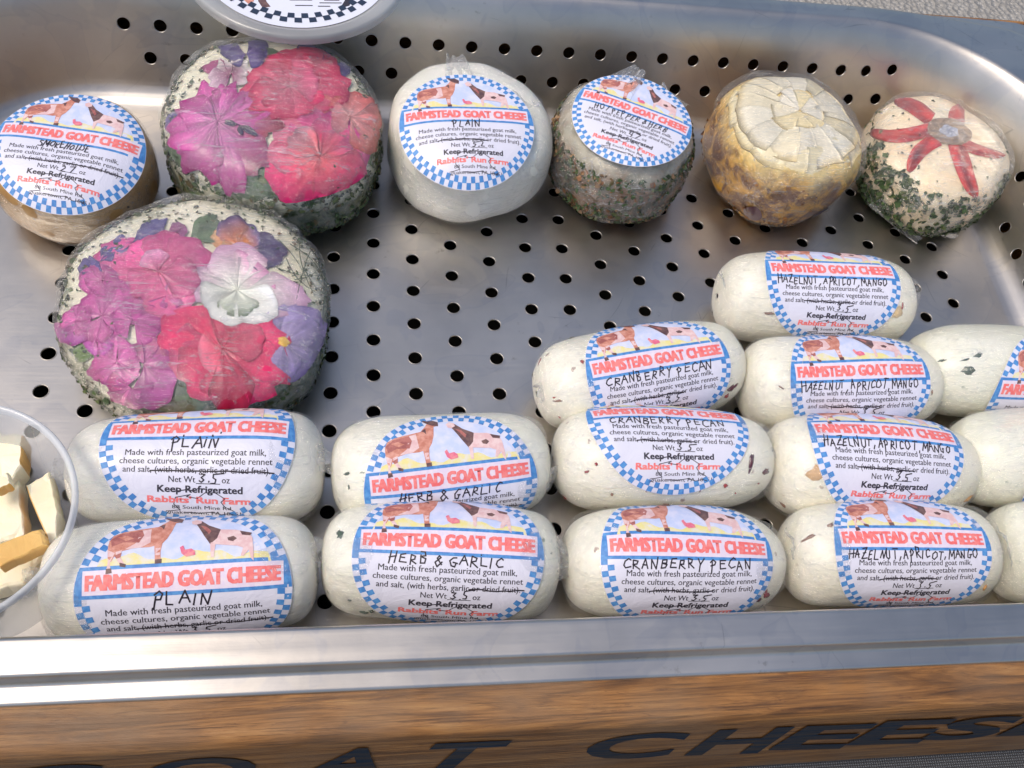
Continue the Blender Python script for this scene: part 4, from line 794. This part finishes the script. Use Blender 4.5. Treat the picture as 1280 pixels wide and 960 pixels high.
# gathered film ends that stick out of the wraps
def film_fan(rc, root_px, tip_px, w0, w1, zb, zt, seed, name='film_flap', parent=None):
    nu, nv = 16, 12; V = []; r = np.random.default_rng(seed)
    a = on_plane(*root_px, zb); b = on_plane(*tip_px, zt); d = b - a; side = np.cross(d, [0, 0, 1]); side /= np.linalg.norm(side)
    U, Vv = np.meshgrid(np.linspace(0, 1, nu), np.linspace(-1, 1, nv), indexing='ij'); U = U.ravel(); Vv = Vv.ravel()
    P = a + U[:, None] * d + ((w0 + (w1 - w0) * U) * Vv)[:, None] * side
    up = np.cross(side, d); up /= np.linalg.norm(up); P = P + up * (.0016 * noise(np.c_[U * 2.5, Vv * 5], seed, 1.6) + .0006 * noise(np.c_[U * 3, Vv * 14], seed + 1, 1.5))[:, None]
    P[:, 2] = np.maximum(P[:, 2], .001); P[:, :2] -= rc.c
    return mesh_obj(name, P, grid_faces(nu, nv), FILM_FLAP, rc.root)
film_fan(PLAIN, (575, 108), (568, 68), .008, .004, .050, .052, 71)
film_fan(PLAIN, (650, 140), (610, 92), .012, .002, .048, .048, 72)
film_fan(HOT, (760, 120), (800, 86), .012, .004, .050, .054, 73); film_fan(HOT, (850, 140), (822, 110), .008, .003, .045, .05, 74)
film_fan(RED, (1095, 245), (1148, 302), .008, .0025, .014, .002, 75); film_fan(RED, (1160, 270), (1192, 296), .010, .002, .012, .004, 76)

# ------------------------------------------------------------------ sample cup of cheese pieces
def mat_cup():
    t = NT('clear_plastic'); tr = t.node('ShaderNodeBsdfTransparent', {'Color': (.93, .94, .95, 1)}); gl = t.node('ShaderNodeBsdfGlossy', {'Roughness': .08})
    df = t.node('ShaderNodeBsdfDiffuse', {'Color': (.8, .82, .84, 1)}); m0 = t.node('ShaderNodeMixShader', {0: .30, 1: tr.outputs[0], 2: df.outputs[0]})
    lw = t.node('ShaderNodeLayerWeight', {'Blend': .28}); m = t.node('ShaderNodeMixShader', {0: t.math('ADD', t.math('MULTIPLY', t.math('POWER', lw.outputs['Facing'], 3.0), .5), .04, True), 1: m0.outputs[0], 2: gl.outputs[0]})
    t.l.new(m.outputs[0], t.out.inputs[0]); return t.m
CUP = mat_cup(); RIMM = mat_cup()
for nd in RIMM.node_tree.nodes:
    if nd.type == 'MIX_SHADER' and not nd.inputs[0].is_linked: nd.inputs[0].default_value = .5
cupc = (-.2290, -.1310)
cup = empty('sample_cup', (*cupc, 0), 0, 'clear plastic cup full of cheese samples at the left edge', 'cup')
def lathe(name, pr, mat, parent, n=96):
    pr = np.array(pr); a = np.linspace(0, 2 * PI, n, endpoint=False)
    V = np.array([(r * math.cos(t), r * math.sin(t), z) for r, z in pr for t in a]); return mesh_obj(name, V, grid_faces(len(pr), n, False, True)[:, ::-1], mat, parent)
lathe('cup_wall', [(.0005, .002), (.030, .002), (.0315, .003), (.0325, .006), (.0365, .030), (.0392, .047), (.0396, .0505)], CUP, cup)
lathe('cup_rim', [(.0396, .0505), (.0400, .0520), (.0408, .0528), (.0417, .0526), (.0421, .0518), (.0419, .0500), (.0412, .0485), (.0403, .0475)], RIMM, cup)
MCH = mat_cheese('sample_cheese', rgb(244, 232, 196), rgb(250, 242, 218), rgb(214, 180, 120), 90, .1, .18, .4, None, 0, .5); MRI = mat_cheese('sample_rind', rgb(238, 196, 120), rgb(222, 170, 92), None, rough=.45)
def chunk(quad, z, th, tilt, label, seed, rind=None):
    r = random.Random(seed); top = []
    for i in range(4):                                 # outline with ragged broken edges
        a, b = np.array(quad[i], float), np.array(quad[(i + 1) % 4], float); k = 7
        for j in range(k):
            p = a + (b - a) * j / k; n = np.array([b[1] - a[1], a[0] - b[0]]); n /= np.hypot(*n) + 1e-9; top.append(tuple(p + n * (r.uniform(-1.6, 1.6) if j else 0)))
    P = np.array([on_plane(u, v, z) for u, v in top]); c = P.mean(0); P[:, 2] += (P[:, 0] - c[0]) * tilt[0] + (P[:, 1] - c[1]) * tilt[1]
    bm = bmesh.new(); N = len(P); rings = []
    for f, dz in ((.86, .0004), (.95, -.0001), (.99, -.0010), (1.0, -.0022), (1.0, -th + .0012), (.97, -th)):
        rings.append([bm.verts.new(((p[0] - c[0]) * f, (p[1] - c[1]) * f, p[2] - c[2] + dz + r.uniform(-.0002, .0002))) for p in P])
    bm.faces.new(rings[0][::-1]); bm.faces.new(rings[-1])
    for a, b in zip(rings[:-1], rings[1:]):
        for i in range(N):
            f = bm.faces.new((a[i], a[(i + 1) % N], b[(i + 1) % N], b[i]))
            if rind is not None and i // 7 == rind: f.material_index = 1
    bmesh.ops.recalc_face_normals(bm, faces=bm.faces[:]); bmesh.ops.triangulate(bm, faces=bm.faces[:]); me = bpy.data.meshes.new('cheese_chunk'); bm.to_mesh(me); bm.free()
    me.materials.append(MCH); me.materials.append(MRI)
    o = bpy.data.objects.new('cheese_chunk', me); COL.objects.link(o); o.location = Vector(c); tag(o, label, 'cheese', 'loose cheese samples in the cup')
    return o
chunk([(-40, 640), (-40, 745), (30, 730), (62, 690)], .012, .009, (0, 0), 'large pale cheese piece lying flat at the bottom of the cup', 1)
chunk([(-30, 520), (-30, 640), (10, 640), (20, 560)], .020, .012, (0, 0), 'pale cheese piece cut off at the left edge, below the squarish one', 8)
chunk([(-12, 540), (31, 546), (27, 582), (2, 610)], .030, .011, (.1, .2), 'squarish cheese piece with a brown rind corner, topmost in the cup', 2, rind=1)
chunk([(3, 590), (24, 584), (30, 668), (-18, 684)], .024, .010, (.0, .1), 'long narrow cheese piece in the middle of the cup', 3)
chunk([(33, 608), (62, 590), (73, 640), (67, 700), (31, 640)][:4], .026, .010, (-.1, .1), 'upright cheese piece with scalloped tan edge beside the cup wall', 4, rind=3)
chunk([(-22, 686), (50, 658), (61, 682), (2, 712)], .032, .006, (.1, -.3), 'orange-rinded cheese wedge lying across the other pieces', 5, rind=2).data.materials[0] = MRI
chunk([(-16, 600), (10, 590), (14, 605), (-14, 618)], .036, .005, (0, 0), 'small cheese crumb with yellow edge at the left edge', 6, rind=2)

# ------------------------------------------------------------------ lid resting on the far rim
lid = empty('container_lid', (-.1240, .1535, .0640), 0, 'translucent round lid with navy-checked label at the top edge, over the far rim', 'lid')
lid.rotation_euler = (math.radians(3), 0, .1)
def mat_lid():
    t = NT('translucent_lid_plastic'); tr = t.node('ShaderNodeBsdfTransparent', {'Color': (.86, .87, .88, 1)}); pr_ = t.node('ShaderNodeBsdfGlossy', {'Roughness': .2}); df = t.node('ShaderNodeBsdfDiffuse', {'Color': (.75, .76, .77, 1)})
    m0 = t.node('ShaderNodeMixShader', {0: .36, 1: tr.outputs[0], 2: df.outputs[0]}); m = t.node('ShaderNodeMixShader', {0: .06, 1: m0.outputs[0], 2: pr_.outputs[0]})
    t.l.new(m.outputs[0], t.out.inputs[0]); return t.m
LID = mat_lid()
lathe('lid_plate', [(.0005, .0015), (.0470, .0015), (.0478, .0018), (.0486, .0034), (.0496, .0040), (.0535, .0040), (.0545, .0036), (.0548, .0020), (.0549, -.0004)], LID, lid)
la = Art(); V, T = disc(1.0, 8, 128, .001); la.add(V, T, MI['white'], 0); checks(la, 76, .93, .865, .80, 'navy')
for y, x0, x1 in ((-.60, -.10, .12), (-.64, .2, .42), (-.56, .05, .45), (-.68, -.05, .12), (-.52, -.15, .3), (-.60, .25, .40), (-.69, .18, .3)): la.stroke([(x0, y), (x1, y)], .012, MI['black'], 1)
la.poly([(-.42, -.40), (-.36, -.40), (-.34, -.62), (-.30, -.70), (-.38, -.72), (-.42, -.62)], MI['fur3'], 1); la.poly([(-.60, -.42), (-.5, -.42), (-.46, -.62), (-.52, -.66), (-.58, -.58)], MI['fur1'], 1)
la.poly([(.44, -.30), (.56, -.30), (.56, -.52), (.50, -.68), (.40, -.72), (.46, -.6)], MI['black'], 1); la.poly([(.60, -.3), (.68, -.3), (.66, -.5), (.60, -.52)], MI['black'], 1)
Vv = np.vstack(la.V); mesh_obj('round_label', np.c_[Vv[:, :2] * .0463, .0019 + Vv[:, 2] * .00008], np.vstack(la.F), MATS, lid, True, la.M)

# ------------------------------------------------------------------ painted lettering on the crate
PAINT = NT('dark_blue_paint'); pz = PAINT.tex(PAINT.coord((3, 30, 30)), 9, 5, .7); PAINT.set(Base_Color=PAINT.mix(PAINT.ramp(pz, [(.42, 0.0), (.66, .85)]), (.010, .026, .050), (.085, .06, .035)), Roughness=.8); PAINT.b.inputs['Specular IOR Level'].default_value = .15; PAINT = PAINT.m
def painted(ch, q):
    V, T, mn, mx = text_tris(ch, .03 if ch != 'A' else .02, 4); V, T = split_rows((V - mn) / (mx - mn), T, .12)
    TL, TR, BR, BL = [np.array(p, float) for p in q]; u, v = V[:, :1], V[:, 1:]
    u = u * .84 + .04; P = (BL * (1 - u) + BR * u) * (1 - v) + (TL * (1 - u) + TR * u) * v
    W3 = np.array([on_plane(a, b, FACE_Y - .00055, 1) for a, b in P]); return W3, T
for ch, q in (('G', [(15, 958), (152, 955), (112, 988), (-25, 990)]), ('O', [(190, 949), (352, 946), (325, 980), (160, 982)]), ('A', [(400, 937), (518, 933), (490, 968), (360, 973)]), ('T', [(540, 930), (655, 925), (612, 963), (497, 967)]),
              ('C', [(748, 919), (884, 914), (848, 946), (712, 951)]), ('H', [(895, 913), (1008, 908), (960, 941), (850, 945)]), ('E', [(1005, 908), (1113, 904), (1062, 936), (955, 938)]), ('E', [(1105, 902), (1212, 898), (1160, 929), (1052, 932)]), ('S', [(1195, 899), (1305, 893), (1245, 923), (1140, 927)]), ('E', [(1300, 893), (1400, 888), (1340, 917), (1240, 921)])):
    W3, T = painted(ch, q); mesh_obj('painted_letter', W3, T, PAINT, fr)
# render settings
S.render.engine = 'CYCLES'; S.cycles.transparent_max_bounces = 14; S.cycles.max_bounces = 6; S.cycles.glossy_bounces = 3; S.cycles.diffuse_bounces = 3; S.cycles.transmission_bounces = 3
